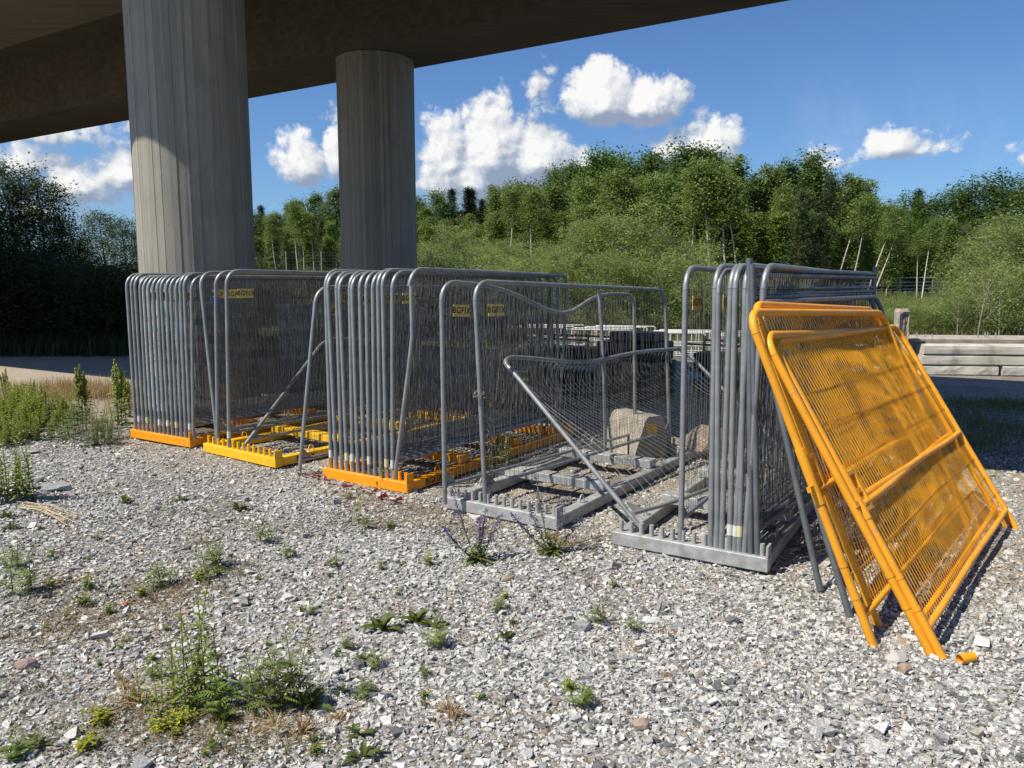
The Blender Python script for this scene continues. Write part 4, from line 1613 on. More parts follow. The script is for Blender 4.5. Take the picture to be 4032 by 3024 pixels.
T_spruce = make_tree('spruce_tree', 'dark spruce', 'tree', 14, .06, lambda t: 2.3 * (1.02 - t), 110, 9000, .26, L_spruce, barkm, 61, .15, bend=.05, droop=.35, rise=.1, clump=.2, aspect=.3)
T_pine = make_tree('pine_tree', 'pine', 'tree', 10, .10, lambda t: 1.9 * (1.03 - t) ** .8, 60, 7000, .24, L_pine, pinebark, 62, .13, bend=.15, droop=.05, rise=.6, clump=.22, aspect=.22)
T_willow = [make_tree('willow_bush', 'willow', 'bush', 4.6, .02, dome(2.6, .5, -.12), 64, 12500, .135, L_willow, branchm, 71 + k, .05, bend=.3, droop=-.05, rise=1.0, clump=.24,
                      aspect=.42, bmat2=branchm) for k in range(3)]
T_alder = [make_tree('alder_tree', 'alder', 'tree', 8.2, .05, dome(2.6, .5, -.05), 80, 15000, .13, L_near, barkm, 81 + k, .11, bend=.4, droop=.1, rise=.7, clump=.30, aspect=.62) for k in range(2)]
T_shrub = [make_tree('undergrowth_shrub', 'shrub', 'shrub', 3.0, .0, dome(1.9, .4, -.2), 50, 9000, .11, L_shrub, barkm, 91 + k, .04, bend=.2, droop=.1, rise=.8, clump=.28, aspect=.5) for k in range(2)]


def put_tree(proto, x, y, top_px, pxc=None, label='', group=None, h0=1., wmul=1., tilt=None, depth=None):
    """stand a tree at plan x, y so that it reaches photo height top_px"""
    z = float(hgt(x, y))
    ztop = CAMH + (HOR - top_px) / FPX * y * 1.0
    s = max(.15, (ztop - z) / h0)
    return place(proto, USED, (x, y, z), random.uniform(0, 6.28) if tilt is None else tilt[2], (s * wmul, s * wmul, s), label, group, None if tilt is None else tilt[:2])


def X(px, y):
    return (px - 2016) / FPX * y * 1.0


def where(px):
    for lim, t in ((800, 'left of the sunlit pillar'), (1430, 'seen between the two bridge pillars'), (1780, 'just right of the shaded pillar'), (2060, 'beside the spruces'), (2300, 'above the chained panel'), (2560, 'above the white traffic barriers'), (2800, 'above the single signed panel'),
                   (3050, 'behind the straight-post panels'), (3330, 'left of the leaning birches'), (3650, 'above the guard rail'), (3850, 'above the concrete beam stack'), (9999, 'beyond the bare saplings')):
        if px < lim:
            return t


# the wood: (kind, photo x, top y, depth)
WOOD = [('a', 1015, 830, 70), ('s', 1048, 800, 78), ('a', 1110, 830, 74), ('b', 1075, 905, 60), ('b', 1140, 880, 62), ('a', 1180, 780, 72), ('s', 1150, 800, 82), ('b', 1200, 890, 58), ('a', 1260, 760, 70), ('p', 1275, 850, 60),
        ('b', 1310, 860, 60), ('a', 1340, 735, 68), ('a', 1400, 745, 70), ('a', 1440, 770, 74), ('a', 1500, 760, 74), ('a', 1580, 765, 76), ('a', 1650, 770, 76), ('b', 1690, 800, 64), ('a', 1740, 748, 78), ('s', 1785, 735, 80), ('s', 1845, 730, 76), ('s', 1862, 738, 79), ('s', 1900, 775, 82),
        ('b', 1765, 850, 58), ('b', 1850, 830, 58), ('b', 1945, 725, 60), ('b', 2000, 740, 62), ('a', 2040, 715, 72), ('a', 2095, 720, 70), ('b', 2105, 745, 58), ('b', 2170, 715, 60), ('a', 2200, 660, 70), ('a', 2260, 640, 68), ('a', 2330, 595, 68), ('a', 2400, 605, 70),
        ('b', 2290, 705, 56), ('b', 2400, 700, 55), ('a', 2460, 620, 68), ('a', 2540, 598, 70), ('a', 2600, 640, 72), ('b', 2510, 690, 56), ('b', 2600, 680, 56), ('a', 2670, 578, 66), ('a', 2740, 590, 66), ('b', 2700, 660, 55), ('a', 2800, 600, 68),
        ('b', 2880, 615, 56), ('b', 2800, 690, 54), ('b', 2945, 680, 58), ('b', 3000, 650, 58), ('a', 3060, 640, 64), ('a', 3150, 605, 64), ('a', 3195, 660, 66), ('b', 3060, 720, 54), ('p', 3130, 740, 50), ('b', 3150, 745, 56), ('p', 3245, 690, 56), ('b', 3310, 680, 58), ('b', 3385, 705, 60), ('p', 3220, 830, 50),
        ('o', 3440, 790, 78), ('o', 3560, 765, 76), ('o', 3680, 755, 76), ('s', 3580, 738, 86), ('o', 3790, 705, 74), ('o', 3900, 690, 72), ('o', 4000, 720, 70), ('a', 4040, 665, 60), ('o', 4110, 700, 70), ('o', 3500, 840, 66), ('o', 3640, 850, 66), ('o', 3780, 860, 64), ('b', 3480, 800, 56), ('b', 3700, 850, 54), ('b', 3850, 880, 52), ('o', 3380, 800, 76), ('o', 3300, 790, 78)]
LAB = {'a': ('tall aspen with dark leafy crown in the wood', 'aspens in the wood', 14), 'b': ('slender white-trunked birch at the edge of the wood', 'birches in the wood', 12.5),
       's': ('dark pointed spruce rising among the leafy trees', 'spruces in the wood', 14), 'o': ('dense deep green maple beyond the guard rail', 'maples beyond the guard rail', 12),
       'p': ('olive green pine standing among the birches', 'pines in the wood', 10)}
KIND = {'a': T_aspen, 'b': T_birch, 's': [T_spruce], 'o': T_oak, 'p': [T_pine]}
for i, (kd, px, ty, dp) in enumerate(WOOD):
    pr = KIND[kd][i % len(KIND[kd])]
    put_tree(pr, X(px, dp), dp, ty + 14, label=LAB[kd][0] + ', ' + where(px), group=LAB[kd][1], h0=LAB[kd][2], wmul={'a': 1.0, 'b': 1.15, 's': 1.35, 'o': 1.15, 'p': 1.1}[kd])
for i, px in enumerate(range(1000, 3420, 62)):     # deeper rows closing the gaps
    ty = np.interp(px, [1000, 1200, 1400, 1750, 2100, 2250, 2650, 2800, 3000, 3150, 3400], [890, 850, 805, 815, 785, 725, 665, 680, 730, 715, 800]) + random.uniform(-12, 30)
    dp = random.uniform(80, 92)
    put_tree(T_aspen[i % 3], X(px, dp), dp, ty, label='aspen in the deeper rows of the wood, ' + where(px), group='aspens in the wood', h0=14, wmul=1.2)
for i, px in enumerate(list(range(1020, 1420, 70)) + list(range(1700, 3330, 85))):
    ty = np.interp(px, [1000, 1400, 1750, 2250, 2700, 3100, 3400], [930, 900, 870, 800, 770, 840, 900]) + random.uniform(-30, 40)
    dp = random.uniform(49, 54)
    put_tree(T_birch[i % 3], X(px, dp), dp, ty, label='young birch in front of the wood, ' + where(px), group='birches in the wood', h0=12.5, wmul=1.5)
# leaning birches on the right, bare trunks showing
bare = [make_tree('birch_tree', 'leaning birch', 'tree', 10, .66, lambda t: 1.9 * (1.1 - t) ** .5, 30, 3200, .19, L_birch, birchm, 101 + k, .10, bend=.5, droop=.25, rise=.6, clump=.3, bmat2=birchm) for k in range(2)]
for k, (px, dp, ty, ti, lab) in enumerate([(3275, 50, 760, .20, 'birch with bare white trunk leaning right, left of the forked one'), (3335, 49, 770, .12, 'thin straight birch with bare white trunk left of the forked one'),
                                           (3400, 47, 780, .36, 'birch with bare white trunk leaning strongly over the guard rail'), (3425, 48, 800, .45, 'second stem of the leaning birch pair by the guard rail'),
                                           (3620, 45, 840, .28, 'leaning white birch in front of the guard rail'), (3040, 52, 760, .10, 'pale bare-trunked birch behind the straight-post panels'),
                                           (3600, 46, 900, .10, 'thin birch stem beside the leaning one in front of the guard rail'),
                                           (2005, 47, 800, .03, 'pale birch stem above the dented fence panel'), (2095, 46, 820, -.03, 'pale birch stem over the dented rail, right of another'),
                                           (2290, 47, 770, .02, 'white birch stem rising above the chained panel'), (2430, 46, 740, .03, 'white birch stem above the traffic barriers'), (2455, 47, 780, -.02, 'second white birch stem above the traffic barriers'),
                                           (2595, 46, 760, .02, 'white birch stem left of the single signed panel'), (2720, 46, 740, -.02, 'white birch stem above the single signed panel'), (2790, 45, 700, .03, 'tall white birch stem above the close row of panels'),
                                           (2860, 45, 740, .05, 'white birch stem just left of the straight-post panels'), (2905, 45, 770, .12, 'slanting white birch stem left of the straight-post panels'), (1185, 46, 870, .02, 'pair birch with white stem between the pillars'),
                                           (1205, 46, 900, -.03, 'thinner white birch stem between the pillars'), (1100, 47, 920, .04, 'short white birch stem between the pillars near the sunlit one'), (1245, 46, 910, .02, 'white birch stem close to the shaded pillar')]):
    put_tree(bare[k % 2], X(px, dp), dp, ty if k < 7 else ty - 70, label=lab, h0=10, tilt=(0, ti, .2 * k), wmul=.9 if k < 7 else 1.1)
# willow bushes along the foot of the bank
WIL = [(1700, 975, 46), (1800, 920, 42), (1900, 985, 40), (2000, 965, 44), (2120, 985, 40), (2230, 1000, 38), (2330, 915, 38), (2430, 875, 37), (2540, 930, 38), (2640, 985, 37), (2740, 1000, 40), (2850, 1060, 36), (3000, 1085, 38), (3130, 1100, 40),
       (1800, 1065, 33), (1990, 1050, 32), (2170, 1040, 31), (2380, 1025, 31), (2580, 1035, 31), (2790, 1090, 31), (2960, 1110, 33), (1660, 1080, 38),
       (3420, 1200, 36), (3520, 1190, 34), (3640, 1185, 33), (3780, 1130, 33), (3880, 1030, 34), (3990, 950, 33), (4080, 900, 31), (3700, 1205, 29), (3840, 1165, 28), (3960, 1080, 28), (4060, 1060, 26), (3560, 1215, 29), (3930, 900, 44), (4030, 920, 42), (3330, 1190, 46), (3240, 1160, 44),
       (3460, 1235, 27), (3180, 1190, 30), (3080, 1180, 30)]
for i, (px, ty, dp) in enumerate(WIL):
    put_tree(T_willow[i % 3], X(px, dp), dp, ty, label=('tall ' if ty < 1000 else 'mid-sized ' if ty < 1120 else 'low ') + 'pale green willow bush ' + where(px), group='willow bushes along the bank', h0=4.7, wmul=random.uniform(.95, 1.35) if ty < 1100 else 1.6)
# bare branched sapling in front of the right-hand willows
spr = make_tree('bare_sapling', 'sapling', 'tree', 4.4, .30, lambda t: 1.2, 16, 260, .10, L_willow, branchm, 120, .05, bend=.3, droop=-.1, rise=1.1, clump=.2, bmat2=branchm)
for k, (px, ty, dp) in enumerate([(3850, 1085, 25), (3935, 1110, 26), (3770, 1160, 27)]):
    put_tree(spr, X(px, dp), dp, ty, label=['bare pale-branched sapling, the tallest in front of the willows', 'bare pale-branched sapling beyond the right end of the concrete beams', 'low bare sapling over the concrete slab bolts'][k], h0=4.4)
# dark alders in the shade of the bridge on the left, with undergrowth
for i, (px, ty, dp) in enumerate([(-160, 640, 36), (-20, 610, 34), (100, 640, 33), (190, 700, 34), (250, 840, 35), (430, 830, 38), (520, 855, 37), (590, 900, 40), (330, 930, 36), (-280, 640, 34), (1005, 1000, 36)]):
    put_tree(T_alder[i % 2], X(px, dp), dp, ty, label='dark alder growing in the shade beyond the bridge', group='alders beyond the bridge', h0=8.4, wmul=1.0)
for i in range(26):
    dp = random.uniform(23.5, 31)
    px = -260 + i * 36 + random.uniform(-20, 20)
    put_tree(T_shrub[i % 2], X(px, dp), dp, random.uniform(1040, 1170) - max(0, 300 - px) * .15, label='low dark shrub in the shaded undergrowth beside the track', group='undergrowth shrubs by the track', h0=3.1, wmul=1.3)
for i, (px, ty, dp) in enumerate([(960, 1040, 33), (1020, 1060, 35), (1090, 1085, 38), (1700, 1060, 30), (1770, 1075, 30)]):
    put_tree(T_shrub[i % 2], X(px, dp), dp, ty, label='leafy shrub between the bridge pillars', group='shrubs between the pillars', h0=3.1, wmul=1.2)

# ------------------------------------------------------------------ grass and weeds


def blades(n, fx, hgt_, w, r, lean=.5):
    """curved grass blades: fx(n) gives plan positions"""
    p = fx(n)
    z = hgt(p[:, 0], p[:, 1])
    a = r.uniform(0, 6.28, n)
    h = hgt_ * r.uniform(.45, 1.2, n)
    l = r.uniform(.1, lean, n)
    dx, dy = np.cos(a), np.sin(a)
    b = np.stack([p[:, 0], p[:, 1], z], -1)
    s = np.stack([-dy, dx, np.zeros(n)], -1) * (w * .5)
    d = np.stack([dx, dy, np.zeros(n)], -1)
    m1 = b + d * (h * l * .35)[:, None] + np.array([0, 0, 1]) * (h * .6)[:, None]
    tp = b + d * (h * l)[:, None] + np.array([0, 0, 1]) * h[:, None]
    V = np.stack([b - s, b + s, m1 + s * .7, m1 - s * .7, tp], 1).reshape(-1, 3)
    k = (np.arange(n) * 5)[:, None]
    return V, np.concatenate([k + np.array([[0, 1, 2, 3]])]), np.concatenate([k + np.array([[3, 2, 4]])]), np.repeat(np.clip(r.normal(.5, .28, n), 0, 1), 5)


def grass_field(name, label, n, fx, h, w, mat, seed, lean=.5):
    r = np.random.default_rng(seed)
    V, F4, F3, t = blades(n, fx, h, w, r, lean)
    m = MB().add(V, F4, t)
    m.f.append(F3)
    return tag(m.build(name, mat), label, 'grass', kind='stuff')


def patch(cs, r):
    cs = np.array(cs, float)

    def f(n):
        i = r.integers(0, len(cs), n)
        return np.stack([cs[i, 0] + r.normal(0, 1, n) * cs[i, 2], cs[i, 1] + r.normal(0, 1, n) * cs[i, 3]], -1)
    return f


gr1 = np.random.default_rng(21)
grass_field('bank_grass', 'tall pale grass on the bank under the birch wood', 16000, lambda n: np.stack([gr1.uniform(-24, 2, n), gr1.uniform(36, 47, n)], -1), .55, .03, L_grass, 1)
grass_field('bank_grass', 'grass and herbs on the bank below the guard rail', 16000, lambda n: np.stack([gr1.uniform(2, 34, n), gr1.uniform(26, 50, n)], -1), .5, .03, L_grass, 2)
cs = []
for px, py, sx, sy in [(150, 1545, .7, .35), (330, 1530, .6, .3), (240, 1570, .7, .3), (520, 1560, .5, .3), (600, 1600, .3, .3)]:
    g_ = G(px, py)
    cs.append((g_.x, g_.y, sx, sy))
grass_field('dry_grass', 'dry tan grass along the edge of the dirt track', 5000, patch(cs, gr1), .24, .006, L_dry, 3)
cs = []
for px, py, sx, sy in [(3700, 1640, .5, .5), (3850, 1600, .6, .5), (3950, 1700, .5, .4), (3800, 1750, .4, .3), (4000, 1600, .5, .5)]:
    g_ = G(px, py)
    cs.append((g_.x, g_.y, sx, sy))
grass_field('shade_grass', 'low green grass in the shade on dark gravel at right', 5000, patch(cs, gr1), .14, .006, L_grass, 4)
cs = []
for px, py in [(1500, 1990), (1650, 2010), (1400, 1960), (1900, 2080), (1750, 2040), (1550, 2060), (2200, 2130), (600, 2420), (500, 2500), (300, 2450), (150, 2520), (800, 2850), (1000, 2900), (600, 2800), (1700, 1900), (2250, 1900), (2400, 1850), (700, 2330), (250, 2300)]:
    g_ = G(px, py)
    cs.append((g_.x, g_.y, .16, .12))
grass_field('dry_litter', 'thin dry grass litter scattered over the gravel', 5200, patch(cs, gr1), .035, .0035, L_dry, 5, 4.0)
grass_field('undergrowth_grass', 'dark tall grass along the far edge of the track', 7000, lambda n: np.stack([gr1.uniform(-19, -6, n), gr1.uniform(21.5, 24.5, n)], -1), .6, .02, L_shrub, 6)


def lance(m, p, d, up, L, w, r, tone=None, curl=.35, seg=4, ser=0.):
    """one folded lance-shaped leaf starting at p in direction d"""
    p, d, up = (np.array(q, float) for q in (p, d, up))
    d = d / np.linalg.norm(d)
    s = np.cross(d, up)
    s /= max(1e-6, np.linalg.norm(s))
    n = np.cross(s, d)
    V = []
    for i in range(seg + 1):
        t = i / seg
        c = p + d * (L * t) - np.array([0, 0, 1]) * (curl * L * t * t)
        ww = w * .5 * math.sin(math.pi * min(1, .08 + t * .92)) ** .7 * (1 + ser * (1 if i % 2 else -1)) if i < seg else 0.001
        V += [c - s * ww + n * ww * .35, c, c + s * ww + n * ww * .35]
    F = []
    for i in range(seg):
        a = i * 3
        F += [(a, a + 1, a + 4, a + 3), (a + 1, a + 2, a + 5, a + 4)]
    m.add(V, F, r.uniform(0, 1) if tone is None else tone)


def unit(az, el):
    return np.array([math.cos(az) * math.cos(el), math.sin(az) * math.cos(el), math.sin(el)])


def stem_path(r, h, lean=.12, n=7):
    a = r.uniform(0, 6.28)
    l = r.uniform(0, lean) * h
    return [np.array([math.cos(a) * l * (t ** 1.5), math.sin(a) * l * (t ** 1.5), h * t]) for t in np.linspace(0, 1, n)]


def lerp_path(P, t):
    q = min(len(P) - 1.001, t * (len(P) - 1))
    k = int(q)
    return P[k] * (1 - q + k) + P[k + 1] * (q - k)


def herb_narrow(seed, stems, h, spread, label, name='narrow_leaved_herb', dens=1., wd=.23):
    r = np.random.default_rng(seed)
    root = empty(name, (0, 0, 0), label, 'weed')
    st, lf = MB(), MB()
    for k in range(stems):
        b = np.array([r.normal(0, spread), r.normal(0, spread), 0])
        hh = h * r.uniform(.55, 1.05)
        P = [q + b for q in stem_path(r, hh, .2)]
        st.tube(P, np.linspace(.004, .0018, len(P)), 5)
        nlv = int((9 + hh * 24) * dens)
        for i in range(nlv):
            t = .12 + .88 * i / nlv
            L = (.105 * (1.15 - t * .7)) * r.uniform(.7, 1.2) * (h / .6) ** .4
            lance(lf, lerp_path(P, t), unit(i * 2.4 + r.uniform(-.3, .3), .25 + .7 * t), (0, 0, 1), L, L * wd, r, np.clip(r.normal(.35 + .4 * t, .2), 0, 1))
    st.build('stem', stemm, root, None, True)
    lf.build('leaves', L_weed, root)
    return root


def herb_ferny(seed, stems, h, spread, label, mat=None, name='tansy_plant', fine=1.0):
    r = np.random.default_rng(seed)
    root = empty(name, (0, 0, 0), label, 'weed')
    st, lf = MB(), MB()
    for k in range(stems):
        b = np.array([r.normal(0, spread), r.normal(0, spread), 0])
        hh = h * r.uniform(.5, 1.05)
        P = [q + b for q in stem_path(r, hh, .35)]
        st.tube(P, np.linspace(.004, .002, len(P)), 5)
        n = int(6 + hh * 13)
        for i in range(n):
            t = .1 + .9 * i / n
            L = .13 * (1.15 - .6 * t) * r.uniform(.7, 1.15) * fine
            d = unit(i * 2.4 + r.uniform(-.4, .4), r.uniform(.3, 1.1))
            p = lerp_path(P, t)
            s = np.cross(d, (0, 0, 1))
            s /= np.linalg.norm(s)
            tn = np.clip(r.normal(.5, .22), 0, 1)
            for j in range(7):
                u = (j + 1) / 7.5
                c = p + d * (L * u) - np.array([0, 0, .3]) * L * u * u
                for sg in (-1, 1):
                    ll = L * .36 * math.sin(math.pi * (.15 + .8 * u))
                    lance(lf, c, s * sg + d * .55, (0, 0, 1), ll, ll * .26, r, tn, .2, 2)
    st.build('stem', stemm, root, None, True)
    lf.build('leaves', mat or L_tansy, root)
    return root


def herb_rosette(seed, n, L, label, mat=None, el=(.25, 1.1), wid=.34, name='dock_rosette'):
    r = np.random.default_rng(seed)
    root = empty(name, (0, 0, 0), label, 'weed')
    for i in range(n):
        lf = MB()
        ll = L * r.uniform(.6, 1.15)
        lance(lf, (r.normal(0, .01), r.normal(0, .01), 0), unit(i * 2.4 + r.uniform(-.4, .4), r.uniform(*el)), (0, 0, 1), ll, ll * wid, r, None, .4, 7, .22)
        lf.build('leaf', mat or L_dock, root)
    return root


def herb_dock(seed, h, label, stems=4):
    r = np.random.default_rng(seed)
    root = empty('flowering_dock', (0, 0, 0), label, 'weed')
    st, sd, lf = MB(), MB(), MB()
    C = []
    for k in range(stems):
        b = np.array([r.normal(0, .07), r.normal(0, .07), 0])
        hh = h * r.uniform(.72, 1.03)
        P = [q + b for q in stem_path(r, hh, .12)]
        st.tube(P, np.linspace(.007, .003, len(P)), 5)
        for j in range(8):
            t = .42 + .5 * j / 8
            p = lerp_path(P, t)
            d = unit(j * 2.4, 1.1)
            Lb = hh * .26 * (1.1 - t)
            Q = [p + d * Lb * s + np.array([0, 0, .3 * Lb * s * s]) for s in np.linspace(0, 1, 4)]
            st.tube(Q, .002, 4, caps=False)
            for s in np.linspace(.1, 1, 9):
                C.append(lerp_path(Q, s) + r.normal(0, .009, (6, 3)))
        for s in np.linspace(.5, 1, 34):
            C.append(lerp_path(P, s) + r.normal(0, .011 * (1.25 - s * .7), (9, 3)))
        for i in range(7):
            t = .05 + i * .07
            lance(lf, lerp_path(P, t), unit(i * 2.4 + k, .5), (0, 0, 1), .22 * r.uniform(.6, 1.1), .06, r, None, .5, 5, .12)
    V, F, t = leaf_quads(np.concatenate(C), .023, r, .2, .8)
    sd.add(V, F, t)
    st.build('stem', stemm, root, None, True)
    sd.build('seed_spike', L_seed, root)
    lf.build('leaves', L_dock, root)
    return root


def herb_bugloss(seed, tops, label):
    """rosette, long bristly stems with purple flowers along the upper half; tops = (dx, dy, height)"""
    r = np.random.default_rng(seed)
    root = empty('viper_bugloss', (0, 0, 0), label, 'weed')
    st, fl, lf = MB(), MB(), MB()
    C = []
    for i in range(26):
        L = r.uniform(.10, .17)
        lance(lf, (0, 0, .01), unit(i * 2.4, r.uniform(.15, 1.0)), (0, 0, 1), L, L * .17, r, None, .35)
    for dx, dy, h in tops:
        P = [np.array([dx * t ** .8, dy * t ** .8, h * t]) for t in np.linspace(0, 1, 8)]
        st.tube(P, np.linspace(.0045, .0025, 8), 5)
        for i in range(22):
            t = .08 + .6 * i / 22
            L = .075 * (1.1 - t)
            lance(lf, lerp_path(P, t), unit(i * 2.4, .7), (0, 0, 1), L, L * .2, r)
        for t in np.linspace(.42, 1, 26):
            C.append(lerp_path(P, t) + r.normal(0, .013, (5, 3)))
    V, F, t = leaf_quads(np.concatenate(C), .016, r, .1, .8)
    k = r.random(len(F)) < .62
    fl.add(V, F[k], t)
    st.build('stem', stemm, root, None, True)
    lf.build('leaves', L_dock, root)
    fl.build('flowers', L_purple, root)
    gs = MB()
    gs.add(V, F[~k], t)
    gs.build('buds', L_feather, root)
    return root


def herb_tuft(seed, n, h, label, mat, name='dry_tuft', lean=1.2):
    r = np.random.default_rng(seed)
    root = empty(name, (0, 0, 0), label, 'grass tuft')
    m = MB()
    for i in range(n):
        L = h * r.uniform(.5, 1.1)
        lance(m, (r.normal(0, .015), r.normal(0, .015), 0), unit(r.uniform(0, 6.28), r.uniform(.4, 1.45)), (0, 0, 1), L, .005, r, None, .45, 3)
    m.build('blades', mat, root)
    return root


def herb_yellow(seed, label, h=.12, flowers=6, mat=None):
    r = np.random.default_rng(seed)
    root = empty('yellow_flowered_herb', (0, 0, 0), label, 'weed')
    st, lf = MB(), MB()
    for k in range(8):
        P = [q + np.array([r.normal(0, .02), r.normal(0, .02), 0]) for q in stem_path(r, h * r.uniform(.5, 1.1), .8)]
        st.tube(P, .0016, 4, caps=False)
        for i in range(10):
            lance(lf, lerp_path(P, .1 + i * .085), unit(i * 2.4, .5), (0, 0, 1), .03, .010, r)
        if k < flowers:
            f = MB()
            for j in range(5):
                lance(f, P[-1], unit(j * 1.257, .3), (0, 0, 1), .011, .009, r, None, 0, 2)
            f.build('flower', L_yellow, root)
    st.build('stem', stemm, root)
    lf.build('leaves', mat or L_weed, root)
    return root


def at(px, py):
    return gz(G(px, py))


def put(proto, px, py, sc=1., label=None, group=None, rz=None):
    return place(proto, USED, at(px, py), random.uniform(0, 6.28) if rz is None else rz, sc, label, group)


# left: docks, mugwort and leafy herbs beside the first rack
dk = [herb_dock(1, .95, 'dock', 5), herb_dock(2, .95, 'dock', 4)]
put(dk[0], 325, 1665, .95, 'tall flowering dock with several seed spikes left of the first orange rack')
put(dk[1], 470, 1672, 1.02, 'tall flowering dock touching the first orange rack')
put(dk[1], 22, 1560, .55, 'small lone dock spike by the dirt track')
put(dk[0], 500, 1640, .75, 'half-hidden dock spike behind the one at the rack')
mg = [herb_ferny(11, 14, .42, .14, 'mugwort', L_feather, 'mugwort', .75), herb_ferny(12, 12, .38, .12, 'mugwort', L_feather, 'mugwort', .75)]
for i, (px, py, s) in enumerate([(300, 1730, 1.0), (360, 1750, 1.0), (420, 1745, .95), (250, 1715, .9), (460, 1725, .9), (330, 1700, 1.1), (400, 1690, 1.1)]):
    put(mg[i % 2], px, py, s, 'grey-green feathery mugwort left of the first orange rack', 'mugwort clumps by the rack')
nh = [herb_narrow(21, 6, .55, .09, 'herb'), herb_narrow(22, 9, .5, .12, 'herb'), herb_narrow(23, 4, .62, .06, 'herb')]
bh = [herb_narrow(25, 14, .50, .15, 'herb', 'leafy_herb', 1.7, .38), herb_narrow(26, 12, .44, .16, 'herb', 'leafy_herb', 1.9, .42)]
for i, (px, py, s) in enumerate([(30, 1650, .95), (110, 1640, .9), (170, 1665, 1.0), (60, 1690, 1.0), (140, 1700, .8), (210, 1690, .7), (5, 1720, .9), (190, 1640, .9), (85, 1735, .7), (250, 1680, .65), (-20, 1680, 1), (20, 1600, 1), (90, 1600, .9), (150, 1610, .9), (60, 1620, 1), (230, 1640, .8), (120, 1670, 1), (-10, 1750, .8), (40, 1760, .6), (180, 1730, .6), (280, 1650, .7), (0, 1620, 1)]):
    put(bh[i % 2], px, py, s, 'leafy green herb in the patch beside the dirt track', 'herbs in the patch by the track')
put(nh[2], 20, 1985, 1.05, 'tall narrow-leaved herb by dry stalks on the gravel')
put(nh[2], 88, 1978, 1.08, 'tall narrow-leaved herb with slim stem right of its twin')
put(bh[0], -10, 1970, .9, 'bushy narrow-leaved herb left of the dry stalks')
# foreground clump
put(nh[0], 740, 2770, .74, 'bright green narrow-leaved herb clump in the foreground')
put(nh[2], 765, 2770, .95, 'tallest narrow-leaved stem of the foreground clump')
put(nh[1], 690, 2790, .55, 'short narrow-leaved herb at the foot of the foreground clump')
tn = [herb_ferny(31, 5, .46, .055, 'tansy'), herb_ferny(32, 4, .24, .05, 'tansy', fine=.9)]
put(tn[0], 1020, 2800, .85, 'ferny green tansy in the foreground, left of the denser one')
put(tn[0], 1150, 2790, .95, 'dense ferny tansy at the right of the foreground clump')
put(tn[1], 840, 2800, 1.0, 'small ferny tansy low between the foreground herbs')
put(tn[1], 610, 2310, .9, 'ferny rosette on mossy gravel behind the foreground clump')
put(tn[1], 860, 2230, 1.0, 'small tansy with yellow flowers beside it, amid the gravel')
put(tn[1], 100, 2330, 1.2, 'leafy ferny weed on the gravel behind the dull pink stone')
put(tn[1], 60, 2230, .9, 'light ferny weed further back on the gravel at the yard edge')
put(tn[1], 2350, 2450, .6, 'pale parsley-like weed right of the fist-sized stone')
put(tn[1], 2310, 2785, .6, 'small dark green parsley-leaved weed by rusty brown stone')
put(tn[1], 1030, 2140, .8, 'trailing weed on the gravel in front of the yellow rack')
put(tn[1], 1740, 2550, .7, 'thin feathery weed with a yellow flower beside broad leaves')
# broad-leaved rosettes
rs = [herb_rosette(41, 10, .13, 'rosette', None, (.45, 1.25), .27), herb_rosette(42, 7, .11, 'rosette', None, (.4, 1.2), .28), herb_rosette(43, 4, .10, 'rosette', None, (.7, 1.3))]
put(rs[0], 1500, 2480, 1.25, 'broad-leaved dock rosette in mid gravel, the left of three')
put(rs[0], 1640, 2450, 1.1, 'brownish broad-leaved rosette in mid gravel between two others')
put(rs[1], 1710, 2470, 1.1, 'broad-leaved rosette beside the thin feathery weed')
put(rs[2], 1995, 2520, 1.1, 'single upright pair of leaves alone on pale gravel')
put(rs[0], 880, 2850, 1.0, 'dock leaves in front of the foreground clump')
put(rs[0], 1220, 2790, 1.15, 'broad crinkled dock leaves at the right foot of the tansy')
put(rs[0], 945, 2010, 1.1, 'dock rosette in front of the yellow rack')
put(rs[0], 495, 1980, 1.0, 'dock rosette on open gravel in front of the first orange rack')
put(rs[1], 710, 1970, 1.0, 'low dock rosette right of another on open gravel')
put(rs[0], 30, 2040, 1.0, 'dock rosette below the tall narrow-leaved herbs')
put(rs[1], 45, 2085, 1.0, 'small dock rosette under the larger one by tall herbs')
put(rs[1], 1410, 2900, .9, 'dock leaves at the very front of the yard')
put(rs[1], 1430, 2990, 1.0, 'dark green dock leaves at the front beside thin stems')
put(rs[0], 1540, 2080, .8, 'spreading weed rosette on brown gravel before the taped rack')
put(rs[1], 150, 2940, .8, 'tiny brown-tinged rosette at the front on mossy gravel')
# bugloss
bg1 = herb_bugloss(51, [(-.17, .02, .52), (-.24, -.06, .28), (.06, .05, .37), (.16, .05, .32), (.02, .02, .30)], 'viper bugloss with purple flower spikes, in front of the open rack')
put(bg1, 1880, 2215, 1.05, rz=0.)
bg2 = herb_bugloss(52, [(-.12, .03, .60), (-.30, -.04, .33), (.10, .03, .40), (.24, .05, .27), (-.16, .02, .34)], 'taller viper bugloss with purple flower spikes near the rack corner')
put(bg2, 2170, 2185, 1.0, rz=0.)
dks = herb_dock(5, .62, 'thin dock spike', 2)
put(dks, 1985, 1900, 1.0, 'slim dock spike growing through the chained panel')
put(dks, 1530, 1925, .55, 'slim brown dock spike at the corner of the taped rack')
put(nh[2], 1795, 1990, .50, 'small willow-leaved herb at the foot of the panel with dented rail')
put(nh[2], 1405, 2060, .36, 'young light green herb in front of the taped orange rack')
put(nh[2], 2600, 1870, .45, 'young herb growing inside the bare galvanised rack')
